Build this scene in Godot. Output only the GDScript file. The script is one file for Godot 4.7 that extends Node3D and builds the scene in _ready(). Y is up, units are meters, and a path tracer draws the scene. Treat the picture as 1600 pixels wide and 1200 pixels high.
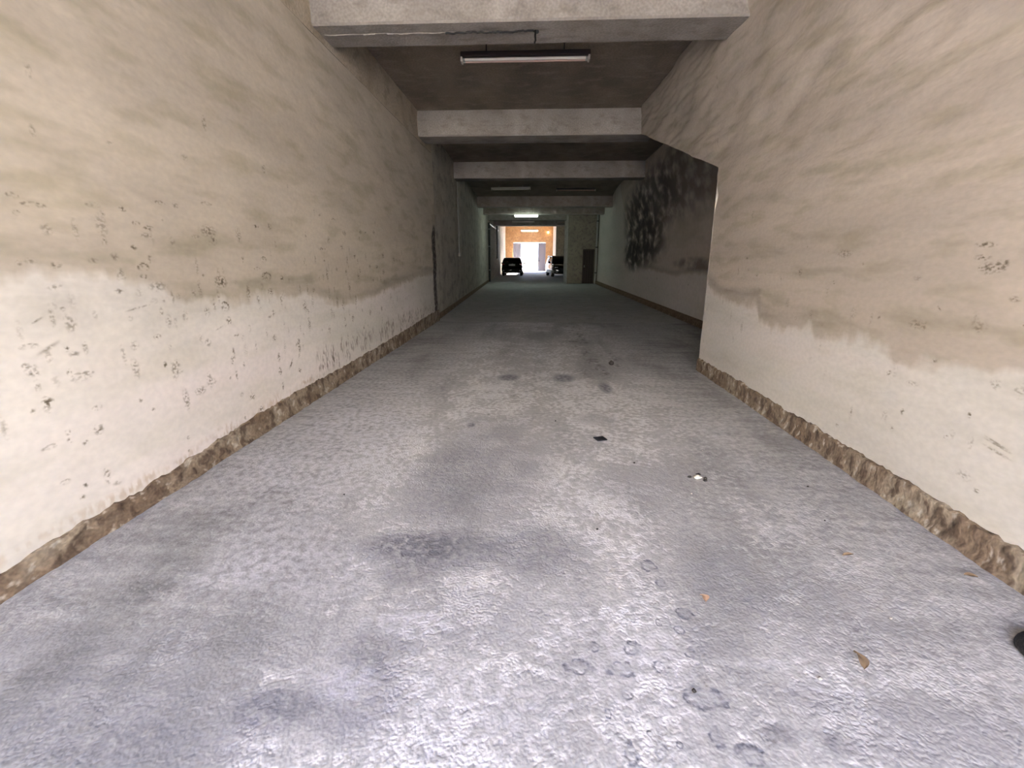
extends Node3D

# ---------------------------------------------------------------- the place, in metres (x across, y up, the passage runs towards -z)
const WALL_L := -2.245      # inner face of the left wall in the first bays
const WALL_R := 2.15        # face of the stair enclosure on the right
const CRACK_Y := 3.555      # joint in the left wall under the beams
const CEIL_Y := 4.08
const BEAM_Y := 3.64
const DOOR_Z := 2.8         # plane of the wide street opening behind the camera
const END_Z := -53.0        # plane of the far gate

var M := {}
var rng := RandomNumberGenerator.new()
var taken := {}

func _ready() -> void:
	rng.seed = 20
	# ---- camera
	var cam := Camera3D.new()
	cam.name = "camera"
	cam.fov = 79.48
	cam.near = 0.05
	cam.far = 400.0
	cam.position = Vector3(0, 1.4, 0)
	cam.rotation = Vector3(-0.2650, 0.0484, 0.0014)
	add_child(cam)
	cam.current = true
	# ---- sky, exposure
	var sm := ProceduralSkyMaterial.new()
	sm.sky_top_color = Color(0.44, 0.58, 0.86)
	sm.sky_horizon_color = Color(0.80, 0.85, 0.93)
	sm.ground_horizon_color = Color(0.62, 0.58, 0.52)
	sm.ground_bottom_color = Color(0.42, 0.38, 0.33)
	sm.sky_energy_multiplier = 1.7
	var sk := Sky.new()
	sk.sky_material = sm
	var env := Environment.new()
	env.background_mode = Environment.BG_SKY
	env.sky = sk
	env.tonemap_mode = Environment.TONE_MAPPER_LINEAR
	env.tonemap_exposure = 6.7
	env.sdfgi_enabled = true
	env.ssao_enabled = true
	env.ssil_enabled = true
	var we := WorldEnvironment.new()
	we.name = "world_environment"
	we.environment = env
	add_child(we)
	# ---- sun: high beyond the far gate, shining on the house across the street behind the camera
	var sun := DirectionalLight3D.new()
	sun.name = "sun"
	sun.light_color = Color(1.0, 0.975, 0.94)
	sun.light_energy = 7.2
	sun.light_angular_distance = 0.6
	sun.shadow_enabled = true
	sun.rotation_degrees = Vector3(-52, 158, 0)
	add_child(sun)

	materials()
	build_floor()
	build_left_wall()
	build_right_wall()
	build_ceiling()
	build_far_end()
	build_street()
	build_lights()
	build_pipes()
	build_cars()
	build_small_things()

# ================================================================ helpers
func numbered(n: String) -> String:
	if not taken.has(n):
		taken[n] = 0
		return n
	taken[n] += 1
	return "%s_%03d" % [n, taken[n]]

func thing(called: String, label: String, category: String, at := Vector3.ZERO, group := "") -> Node3D:
	var o := Node3D.new()
	o.name = numbered(called)
	add_child(o)
	o.position = at
	tag(o, label, category, group)
	return o

func tag(o: Node, label: String, category: String, group := "") -> void:
	o.set_meta("label", label)
	o.set_meta("category", category)
	if group:
		o.set_meta("group", group)

func setting(called: String, label: String, category: String) -> Node3D:
	var o := thing(called, label, category)
	o.set_meta("kind", "structure")
	return o

func part(called: String, mesh: Mesh, m: Material, parent: Node, at := Vector3.ZERO) -> MeshInstance3D:
	var o := MeshInstance3D.new()
	o.name = called if parent != self else numbered(called)
	o.mesh = mesh
	if m:
		o.material_override = m
	o.position = at
	parent.add_child(o, true)
	return o

func mb() -> SurfaceTool:
	var st := SurfaceTool.new()
	st.begin(Mesh.PRIMITIVE_TRIANGLES)
	return st

func tri(st: SurfaceTool, a: Vector3, b: Vector3, c: Vector3, outward: Vector3) -> void:
	var n := (c - a).cross(b - a)
	if n.length_squared() < 1e-16:
		return
	n = n.normalized()
	if n.dot(outward) < 0.0:
		var t := b
		b = c
		c = t
		n = -n
	for p in [a, b, c]:
		st.set_normal(n)
		st.set_uv(Vector2(p.x + p.z * 0.37, p.y))
		st.add_vertex(p)

func quad(st: SurfaceTool, a: Vector3, b: Vector3, c: Vector3, d: Vector3, outward: Vector3) -> void:
	tri(st, a, b, c, outward)
	tri(st, a, c, d, outward)

# a box with chamfered edges
func box(st: SurfaceTool, lo: Vector3, hi: Vector3, bev := 0.0) -> void:
	var mid := (lo + hi) * 0.5
	var e := (hi - lo) * 0.5
	bev = minf(bev, minf(e.x, minf(e.y, e.z)) * 0.9)
	var pt := func(s: Vector3, ax: int) -> Vector3:
		var p := Vector3(s.x * (e.x - bev), s.y * (e.y - bev), s.z * (e.z - bev))
		p[ax] = s[ax] * e[ax]
		return mid + p
	for ax in 3:
		var a1 := (ax + 1) % 3
		var a2 := (ax + 2) % 3
		for s in [-1.0, 1.0]:
			var q := []
			for k in [[-1.0, -1.0], [1.0, -1.0], [1.0, 1.0], [-1.0, 1.0]]:
				var v := Vector3.ZERO
				v[ax] = s
				v[a1] = k[0]
				v[a2] = k[1]
				q.append(pt.call(v, ax))
			var o := Vector3.ZERO
			o[ax] = s
			quad(st, q[0], q[1], q[2], q[3], o)
	if bev <= 0.0:
		return
	for ax in 3:   # edges along ax
		var a1 := (ax + 1) % 3
		var a2 := (ax + 2) % 3
		for s1 in [-1.0, 1.0]:
			for s2 in [-1.0, 1.0]:
				var u := Vector3.ZERO
				u[ax] = -1.0
				u[a1] = s1
				u[a2] = s2
				var w := u
				w[ax] = 1.0
				var o := Vector3.ZERO
				o[a1] = s1
				o[a2] = s2
				quad(st, pt.call(u, a1), pt.call(w, a1), pt.call(w, a2), pt.call(u, a2), o)
	for sx in [-1.0, 1.0]:
		for sy in [-1.0, 1.0]:
			for sz in [-1.0, 1.0]:
				var v := Vector3(sx, sy, sz)
				tri(st, pt.call(v, 0), pt.call(v, 1), pt.call(v, 2), v)

func box_mesh(lo: Vector3, hi: Vector3, bev := 0.0) -> ArrayMesh:
	var st := mb()
	box(st, lo, hi, bev)
	return st.commit()

# a tube along a line of points
func tube(st: SurfaceTool, pts: Array, r: float, sides := 10, caps := true) -> void:
	var rings := []
	for i in pts.size():
		var d: Vector3 = (pts[mini(i + 1, pts.size() - 1)] - pts[maxi(i - 1, 0)]).normalized()
		var u := d.cross(Vector3.UP if absf(d.y) < 0.9 else Vector3.RIGHT).normalized()
		var w := d.cross(u)
		var ring := []
		for k in sides:
			var a := TAU * k / sides
			ring.append(u * cos(a) + w * sin(a))
		rings.append(ring)
	for i in pts.size() - 1:
		for k in sides:
			var k2 := (k + 1) % sides
			var q := [[i, k], [i, k2], [i + 1, k2], [i + 1, k]]
			var v := []
			var n := []
			for e in q:
				n.append(rings[e[0]][e[1]])
				v.append(pts[e[0]] + rings[e[0]][e[1]] * r)
			var order := [0, 1, 2, 0, 2, 3]
			if ((v[2] - v[0]) as Vector3).cross(v[1] - v[0]).dot(n[0]) < 0.0:
				order = [0, 2, 1, 0, 3, 2]
			for t in order:
				st.set_normal(n[t])
				st.set_uv(Vector2(v[t].x, v[t].y))
				st.add_vertex(v[t])
	if caps:
		for i in [0, pts.size() - 1]:
			var o: Vector3 = (pts[0] - pts[1]) if i == 0 else (pts[-1] - pts[-2])
			for k in sides:
				tri(st, pts[i], pts[i] + rings[i][k] * r, pts[i] + rings[i][(k + 1) % sides] * r, o)

func tube_mesh(pts: Array, r: float, sides := 10) -> ArrayMesh:
	var st := mb()
	tube(st, pts, r, sides)
	return st.commit()

# a smooth sheet over a grid: f(i, j) gives [position, uv]
func sheet(ni: int, nj: int, f: Callable, flip := false, into: ArrayMesh = null) -> ArrayMesh:
	var st := mb()
	st.set_smooth_group(0)
	for j in nj + 1:
		for i in ni + 1:
			var r: Array = f.call(i, j)
			st.set_uv(r[1])
			st.add_vertex(r[0])
	for j in nj:
		for i in ni:
			var a := j * (ni + 1) + i
			var q := [a, a + 1, a + ni + 2, a, a + ni + 2, a + ni + 1]
			if flip:
				q.reverse()
			for k in q:
				st.add_index(k)
	st.generate_normals()
	return st.commit(into)

# rings of equal length joined to a skin, ends closed
func loft(rings: Array, smooth := true) -> ArrayMesh:
	var st := mb()
	st.set_smooth_group(0 if smooth else -1)
	var n: int = rings[0].size()
	var mids := []
	for r in rings:
		var s := Vector3.ZERO
		for p in r:
			s += p
		mids.append(s / n)
	var face := func(a: Vector3, b: Vector3, c: Vector3, o: Vector3) -> void:
		var nn := (c - a).cross(b - a)
		if nn.length_squared() < 1e-14:
			return
		for p in ([a, b, c] if nn.dot(o) > 0.0 else [a, c, b]):
			st.set_uv(Vector2(p.x, p.y))
			st.add_vertex(p)
	for i in rings.size() - 1:
		for k in n:
			var k2 := (k + 1) % n
			var o: Vector3 = rings[i][k] + rings[i + 1][k2] - mids[i] - mids[i + 1]
			face.call(rings[i][k], rings[i][k2], rings[i + 1][k2], o)
			face.call(rings[i][k], rings[i + 1][k2], rings[i + 1][k], o)
	for e in [0, rings.size() - 1]:
		var o: Vector3 = mids[0] - mids[1] if e == 0 else mids[-1] - mids[-2]
		for k in n:
			face.call(mids[e], rings[e][k], rings[e][(k + 1) % n], o)
	st.generate_normals()
	return st.commit()

func lathe(profile: Array, sides := 20) -> ArrayMesh:
	var st := mb()
	st.set_smooth_group(0)
	for p in profile.size():
		for k in sides + 1:
			var a := TAU * k / sides
			st.set_uv(Vector2(float(k) / sides, float(p) / profile.size()))
			st.add_vertex(Vector3(cos(a) * profile[p].x, profile[p].y, sin(a) * profile[p].x))
	for p in profile.size() - 1:
		for k in sides:
			var a := p * (sides + 1) + k
			for q in [a, a + 1, a + sides + 2, a, a + sides + 2, a + sides + 1]:
				st.add_index(q)
	st.generate_normals()
	return st.commit()

# ================================================================ textures
func noise(sd: int, freq: float, oct := 4, kind := FastNoiseLite.TYPE_SIMPLEX_SMOOTH) -> FastNoiseLite:
	var n := FastNoiseLite.new()
	n.seed = sd
	n.noise_type = kind
	n.frequency = freq
	n.fractal_octaves = oct
	return n

# a grey noise picture: made at (w / sx, h / sy) and stretched, so that streaks are possible
func grey(sd: int, w: int, h: int, freq: float, oct := 4, sx := 1, sy := 1, kind := FastNoiseLite.TYPE_SIMPLEX_SMOOTH) -> Image:
	var im := noise(sd, freq, oct, kind).get_image(maxi(2, w / sx), maxi(2, h / sy), false, false, true)
	if im.get_width() != w or im.get_height() != h:
		im.resize(w, h, Image.INTERPOLATE_CUBIC)
	im.convert(Image.FORMAT_L8)
	return im

# the same, repeating without a seam
func grey_tile(sd: int, n: int, freq: float, oct: int, sx := 1, sy := 1) -> PackedByteArray:
	var im := noise(sd, freq, oct).get_seamless_image(n / sx, n / sy, false, false, 0.2, true)
	if sx != 1 or sy != 1:
		im.resize(n, n, Image.INTERPOLATE_CUBIC)
	im.convert(Image.FORMAT_L8)
	return im.get_data()

func tex(im: Image) -> ImageTexture:
	im.generate_mipmaps()
	return ImageTexture.create_from_image(im)

func rgb_image(w: int, h: int, d: PackedByteArray) -> Image:
	return Image.create_from_data(w, h, false, Image.FORMAT_RGB8, d)

func plain_mat(c: Color, rough := 0.8, metal := 0.0) -> StandardMaterial3D:
	var m := StandardMaterial3D.new()
	m.albedo_color = c
	m.roughness = rough
	m.metallic = metal
	return m

# mottled plaster or concrete, laid on by position
func mottled(sd: int, a: Color, b: Color, c: Color, per_m: float, bump := 0.4, rough := 0.9, streak := 1) -> StandardMaterial3D:
	var n := 512
	var g1 := grey_tile(sd, n, 0.008, 5, 1, streak)
	var g2 := grey_tile(sd + 1, n, 0.03, 4, streak, 1)
	var g3 := grey_tile(sd + 2, n, 0.16, 3)
	var d := PackedByteArray()
	d.resize(n * n * 3)
	var k := 0
	for i in n * n:
		var t := clampf((g1[i] / 255.0 - 0.28) * 1.8, 0.0, 1.0)
		var s := clampf((g2[i] / 255.0 - 0.52) * 2.6, 0.0, 1.0) * 0.75
		var f := 0.90 + g3[i] / 255.0 * 0.2
		d[k] = clampi(int(255.0 * f * lerpf(lerpf(a.r, b.r, t), c.r, s)), 0, 255)
		d[k + 1] = clampi(int(255.0 * f * lerpf(lerpf(a.g, b.g, t), c.g, s)), 0, 255)
		d[k + 2] = clampi(int(255.0 * f * lerpf(lerpf(a.b, b.b, t), c.b, s)), 0, 255)
		k += 3
	var m := StandardMaterial3D.new()
	m.albedo_texture = tex(rgb_image(n, n, d))
	m.roughness = rough
	m.uv1_triplanar = true
	m.uv1_world_triplanar = true
	m.uv1_scale = Vector3.ONE * per_m
	if bump > 0.0:
		m.heightmap_enabled = true
		m.heightmap_scale = bump
		m.heightmap_texture = tex(Image.create_from_data(n, n, false, Image.FORMAT_L8, g3))
	return m

func materials() -> void:
	M.beam = mottled(11, Color(0.62, 0.59, 0.56), Color(0.55, 0.52, 0.49), Color(0.48, 0.45, 0.42), 0.35, 0.3, 0.9, 2)
	M.soffit = mottled(21, Color(0.55, 0.50, 0.44), Color(0.47, 0.43, 0.38), Color(0.62, 0.57, 0.51), 0.28, 0.3, 0.92, 2)  # brown-grey ceiling, mottled, somewhat darker than the beams
	M.grime = mottled(31, Color(0.76, 0.73, 0.68), Color(0.68, 0.645, 0.60), Color(0.55, 0.51, 0.47), 0.17, 0.4, 0.92, 2)
	M.stone = mottled(41, Color(0.82, 0.65, 0.45), Color(0.77, 0.59, 0.40), Color(0.66, 0.51, 0.37), 0.3, 0.5, 0.9)
	M.pale = mottled(51, Color(0.82, 0.77, 0.70), Color(0.76, 0.70, 0.62), Color(0.63, 0.57, 0.50), 0.25, 0.3, 0.9, 2)
	M.skirt = mottled(61, Color(0.40, 0.31, 0.22), Color(0.54, 0.46, 0.37), Color(0.70, 0.65, 0.57), 1.6, 1.2, 0.95)
	M.facade = mottled(71, Color(0.85, 0.83, 0.79), Color(0.82, 0.80, 0.76), Color(0.76, 0.74, 0.70), 0.2, 0.3, 0.9)
	M.street = mottled(81, Color(0.68, 0.67, 0.65), Color(0.63, 0.62, 0.60), Color(0.70, 0.69, 0.67), 0.3, 0.3, 0.9)
	M.pier = mottled(91, Color(0.51, 0.48, 0.42), Color(0.46, 0.42, 0.37), Color(0.37, 0.33, 0.30), 0.3, 0.4, 0.9)
	M.black = plain_mat(Color(0.05, 0.045, 0.045), 0.55)
	M.rubber = mottled(101, Color(0.10, 0.10, 0.11), Color(0.14, 0.135, 0.13), Color(0.42, 0.39, 0.35), 5.0, 0.3, 0.7)
	M.pvc = plain_mat(Color(0.60, 0.60, 0.57), 0.5)
	M.dark_pipe = plain_mat(Color(0.17, 0.16, 0.15), 0.6)
	M.white_metal = plain_mat(Color(0.78, 0.75, 0.70), 0.4)
	M.brown_metal = plain_mat(Color(0.16, 0.11, 0.09), 0.5)
	M.grey_metal = plain_mat(Color(0.52, 0.52, 0.50), 0.45)
	M.tube_off = plain_mat(Color(0.86, 0.83, 0.78), 0.2)
	M.tube_dim = plain_mat(Color(0.74, 0.62, 0.56), 0.25)
	M.gate = plain_mat(Color(0.66, 0.65, 0.68), 0.45, 0.2)
	M.old_wood = plain_mat(Color(0.20, 0.15, 0.12), 0.7)
	M.car_paint = plain_mat(Color(0.055, 0.045, 0.055), 0.18)
	M.car_paint.clearcoat_enabled = true
	M.car_paint.clearcoat_roughness = 0.05
	M.van_paint = plain_mat(Color(0.05, 0.055, 0.065), 0.2)
	M.van_paint.clearcoat_enabled = true
	M.van_paint.clearcoat_roughness = 0.05
	M.car_glass = plain_mat(Color(0.03, 0.035, 0.04), 0.05)
	M.tyre = plain_mat(Color(0.06, 0.06, 0.06), 0.85)
	M.rim = plain_mat(Color(0.55, 0.55, 0.56), 0.35, 0.7)
	M.tail = plain_mat(Color(0.42, 0.05, 0.05), 0.15)
	M.lens = plain_mat(Color(0.80, 0.82, 0.84), 0.08)
	M.plate = plain_mat(Color(0.95, 0.94, 0.92), 0.4)
	M.chrome = plain_mat(Color(0.75, 0.75, 0.76), 0.2, 0.8)
	M.leaf = plain_mat(Color(0.50, 0.42, 0.33), 0.7)
	M.leaf2 = plain_mat(Color(0.66, 0.54, 0.45), 0.7)
	M.plastic = plain_mat(Color(0.16, 0.17, 0.20), 0.4)
	M.paper = plain_mat(Color(0.85, 0.84, 0.80), 0.7)
	M.dark_bit = plain_mat(Color(0.15, 0.14, 0.13), 0.8)
	M.pebble = plain_mat(Color(0.62, 0.60, 0.58), 0.9)
	M.chip = plain_mat(Color(0.80, 0.76, 0.68), 0.9)
	var lit := plain_mat(Color(0.95, 0.98, 0.95), 0.3)
	lit.emission_enabled = true
	lit.emission = Color(0.92, 1.0, 0.95)
	lit.emission_energy_multiplier = 2.2
	M.tube_on = lit
	var bulb := plain_mat(Color(1.0, 0.95, 0.85), 0.3)
	bulb.emission_enabled = true
	bulb.emission = Color(1.0, 0.9, 0.75)
	bulb.emission_energy_multiplier = 2.5
	M.bulb = bulb

# soft-edged blot painted into RGB bytes: ragged by the noise g
func blot(d: PackedByteArray, w: int, h: int, g: PackedByteArray, cx: float, cy: float, rx: float, ry: float, col: Color, amount: float, kind: int) -> void:
	var x0 := maxi(0, int(cx - rx * 1.6))
	var x1 := mini(w - 1, int(cx + rx * 1.6))
	var y0 := maxi(0, int(cy - ry * 1.6))
	var y1 := mini(h - 1, int(cy + ry * 1.6))
	for y in range(y0, y1 + 1):
		for x in range(x0, x1 + 1):
			var u := (x - cx) / rx
			var v := (y - cy) / ry
			var nn := g[y * w + x] / 255.0
			var a := 0.0
			var r := sqrt(u * u + v * v)
			if kind == 0:
				a = clampf(1.25 - r, 0.0, 1.0) * clampf((nn - 0.44) * 5.0, 0.0, 1.0)
			elif kind == 1:      # an arc with its hollow below
				a = clampf(1.0 - absf(r - 0.85) * 3.2, 0.0, 1.0) * clampf((nn - 0.40) * 5.0, 0.0, 1.0) * clampf(0.75 - v, 0.0, 1.0)
				a = maxf(a, clampf(1.0 - r, 0.0, 1.0) * clampf((nn - 0.52) * 4.0, 0.0, 1.0) * 0.7)
			elif kind == 2:      # a scratch
				a = clampf(1.0 - absf(v + u * 0.8) * 2.2, 0.0, 1.0) * clampf(1.2 - absf(u), 0.0, 1.0) * clampf((nn - 0.25) * 4.0, 0.0, 1.0)
			elif kind == 3:      # a smooth-edged patch
				a = clampf((1.25 - r) * 1.6, 0.0, 1.0) * clampf((nn - 0.15) * 2.2, 0.0, 1.0)
			elif kind == 4:      # a thin ring
				a = clampf(1.0 - absf(r - 0.85 - (nn - 0.5) * 1.0) * 3.0, 0.0, 1.0) * clampf((nn - 0.36) * 4.0, 0.1, 1.0)
			a *= amount
			if a <= 0.0:
				continue
			var k := (y * w + x) * 3
			d[k] = int(lerpf(d[k], col.r8, a))
			d[k + 1] = int(lerpf(d[k + 1], col.g8, a))
			d[k + 2] = int(lerpf(d[k + 2], col.b8, a))

func edge_at(line: Array, z: float) -> float:
	# height of a paint edge at z; the line runs towards smaller z
	if z >= line[0][0]:
		return line[0][1]
	for i in line.size() - 1:
		if z >= line[i + 1][0]:
			return lerpf(line[i][1], line[i + 1][1], (z - line[i][0]) / (line[i + 1][0] - line[i][0]))
	return line[-1][1]

# painted wall: tan above, a paler coat below its ragged edge, scuffs where the wall has them
func wall_paint(sd: int, w: int, h: int, z0: float, z1: float, y1: float, line: Array, marks: Array, tan_c: Color, pale_c: Color, pink_c: Color, scatter: int) -> Image:
	var g1 := grey(sd, w, h, 0.006, 4, 4, 1).get_data()
	var g2 := grey(sd + 1, w, h, 0.02, 4, 3, 1).get_data()
	var g3 := grey(sd + 2, w, h, 0.10, 3, 1, 1).get_data()
	var g4 := grey(sd + 3, w, h, 0.05, 4, 1, 4).get_data()
	var g5 := grey(sd + 4, w, h, 0.22, 3).get_data()
	var d := PackedByteArray()
	d.resize(w * h * 3)
	var edge := PackedFloat32Array()
	edge.resize(w)
	for x in w:
		edge[x] = edge_at(line, lerpf(z0, z1, (x + 0.5) / w))
	var k := 0
	var i := 0
	for y in h:
		var yy := y1 * (1.0 - (y + 0.5) / h)
		for x in w:
			var a := g1[i] / 255.0
			var b := g2[i] / 255.0
			var e := clampf((edge[x] - yy + (g4[i] / 255.0 - 0.5) * 0.07 + (b - 0.5) * 0.10) * 16.0, 0.0, 1.0)
			var stain := clampf((b - 0.50) * 1.6, 0.0, 0.5) * (1.0 - e * 0.7)
			# a darker line of dirt along the paint edge
			var lip := clampf(1.0 - absf(edge[x] + 0.05 - yy + (b - 0.5) * 0.1) * 9.0, 0.0, 1.0) * (1.0 - e) * 0.14 * clampf(a * 2.0 - 0.4, 0.0, 1.0)
			var f := (0.93 + a * 0.12) * (0.97 + g3[i] / 255.0 * 0.06)
			var pk := clampf(a * 1.8 - 0.7, 0.0, 1.0)
			var cr := lerpf(tan_c.r, lerpf(pale_c.r, pink_c.r, pk), e)
			var cg := lerpf(tan_c.g, lerpf(pale_c.g, pink_c.g, pk), e)
			var cb := lerpf(tan_c.b, lerpf(pale_c.b, pink_c.b, pk), e)
			var dk := 1.0 - stain * 0.17 - lip
			d[k] = clampi(int(255.0 * cr * f * dk), 0, 255)
			d[k + 1] = clampi(int(255.0 * cg * f * dk * 0.995), 0, 255)
			d[k + 2] = clampi(int(255.0 * cb * f * (dk - stain * 0.06)), 0, 255)
			k += 3
			i += 1
	var pz := w / (z0 - z1)
	var py := h / y1
	var ink := Color(0.38, 0.34, 0.28)
	for m in marks:
		blot(d, w, h, g5, (z0 - m[0]) * pz, (y1 - m[1]) * py, maxf(2.0, m[2] * pz * 1.35), maxf(2.0, m[3] * py * 1.35), ink, minf(1.0, m[4] * 1.5), m[5])
	var r := RandomNumberGenerator.new()
	r.seed = sd
	for n in scatter:      # small knocks and drips, thickest round the edge of the pale coat
		var z := lerpf(z0 - 2.0, z1, r.randf())
		var yy := clampf(edge_at(line, z) + r.randfn(0.0, 0.42), 0.15, 2.3)
		var tall := r.randf_range(0.01, 0.06)
		blot(d, w, h, g5, (z0 - z) * pz, (y1 - yy) * py, maxf(2.0, r.randf_range(0.006, 0.03) * pz), maxf(2.0, tall * py), ink, r.randf_range(0.15, 0.6), 0)
	return rgb_image(w, h, d)

# ================================================================ floor
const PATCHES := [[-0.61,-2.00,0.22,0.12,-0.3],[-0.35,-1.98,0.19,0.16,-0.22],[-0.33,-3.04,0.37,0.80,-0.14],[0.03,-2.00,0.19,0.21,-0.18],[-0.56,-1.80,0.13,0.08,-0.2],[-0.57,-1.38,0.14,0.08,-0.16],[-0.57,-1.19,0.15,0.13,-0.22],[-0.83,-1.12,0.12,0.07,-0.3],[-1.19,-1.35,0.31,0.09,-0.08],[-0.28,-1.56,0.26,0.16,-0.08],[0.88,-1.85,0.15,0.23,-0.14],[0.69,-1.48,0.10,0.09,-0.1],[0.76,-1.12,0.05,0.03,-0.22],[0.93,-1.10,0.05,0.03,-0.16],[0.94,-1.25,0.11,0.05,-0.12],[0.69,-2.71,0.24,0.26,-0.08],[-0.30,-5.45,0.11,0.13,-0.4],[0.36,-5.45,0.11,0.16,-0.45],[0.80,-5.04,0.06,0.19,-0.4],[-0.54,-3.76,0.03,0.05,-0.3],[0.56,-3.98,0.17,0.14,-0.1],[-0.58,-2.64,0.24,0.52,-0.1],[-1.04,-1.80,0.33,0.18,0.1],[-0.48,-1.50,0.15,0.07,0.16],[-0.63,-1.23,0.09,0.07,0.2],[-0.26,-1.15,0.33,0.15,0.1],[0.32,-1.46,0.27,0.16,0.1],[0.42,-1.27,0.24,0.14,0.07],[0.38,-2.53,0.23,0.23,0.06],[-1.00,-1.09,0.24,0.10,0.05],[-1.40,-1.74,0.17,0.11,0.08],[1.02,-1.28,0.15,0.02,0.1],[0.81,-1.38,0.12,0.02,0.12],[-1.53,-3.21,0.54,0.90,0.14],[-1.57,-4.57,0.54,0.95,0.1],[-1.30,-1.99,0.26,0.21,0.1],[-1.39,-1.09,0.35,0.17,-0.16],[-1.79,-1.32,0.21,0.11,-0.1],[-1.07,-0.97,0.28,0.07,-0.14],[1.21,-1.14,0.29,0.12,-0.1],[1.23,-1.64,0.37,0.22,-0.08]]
const RINGS := [[0.32,-1.33,0.05,0.03],[0.24,-1.42,0.02,0.02],[0.38,-1.42,0.03,0.03],[0.47,-1.34,0.03,0.03],[0.32,-1.23,0.02,0.02],[0.36,-1.18,0.01,0.01],[0.25,-1.16,0.01,0.02],[0.39,-1.05,0.02,0.03],[0.30,-1.04,0.02,0.03],[0.31,-1.16,0.01,0.01],[0.37,-1.10,0.01,0.01],[0.40,-1.10,0.01,0.01],[0.17,-1.33,0.05,0.03],[0.58,-1.79,0.02,0.03],[0.55,-1.91,0.04,0.04],[0.58,-1.23,0.07,0.04],[0.65,-1.05,0.04,0.03],[0.45,-1.07,0.01,0.01],[0.57,-1.10,0.02,0.03],[0.51,-1.55,0.01,0.02],[0.41,-1.56,0.01,0.01],[0.58,-1.52,0.02,0.02],[0.59,-1.41,0.02,0.02],[0.63,-1.61,0.03,0.03]]

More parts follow.
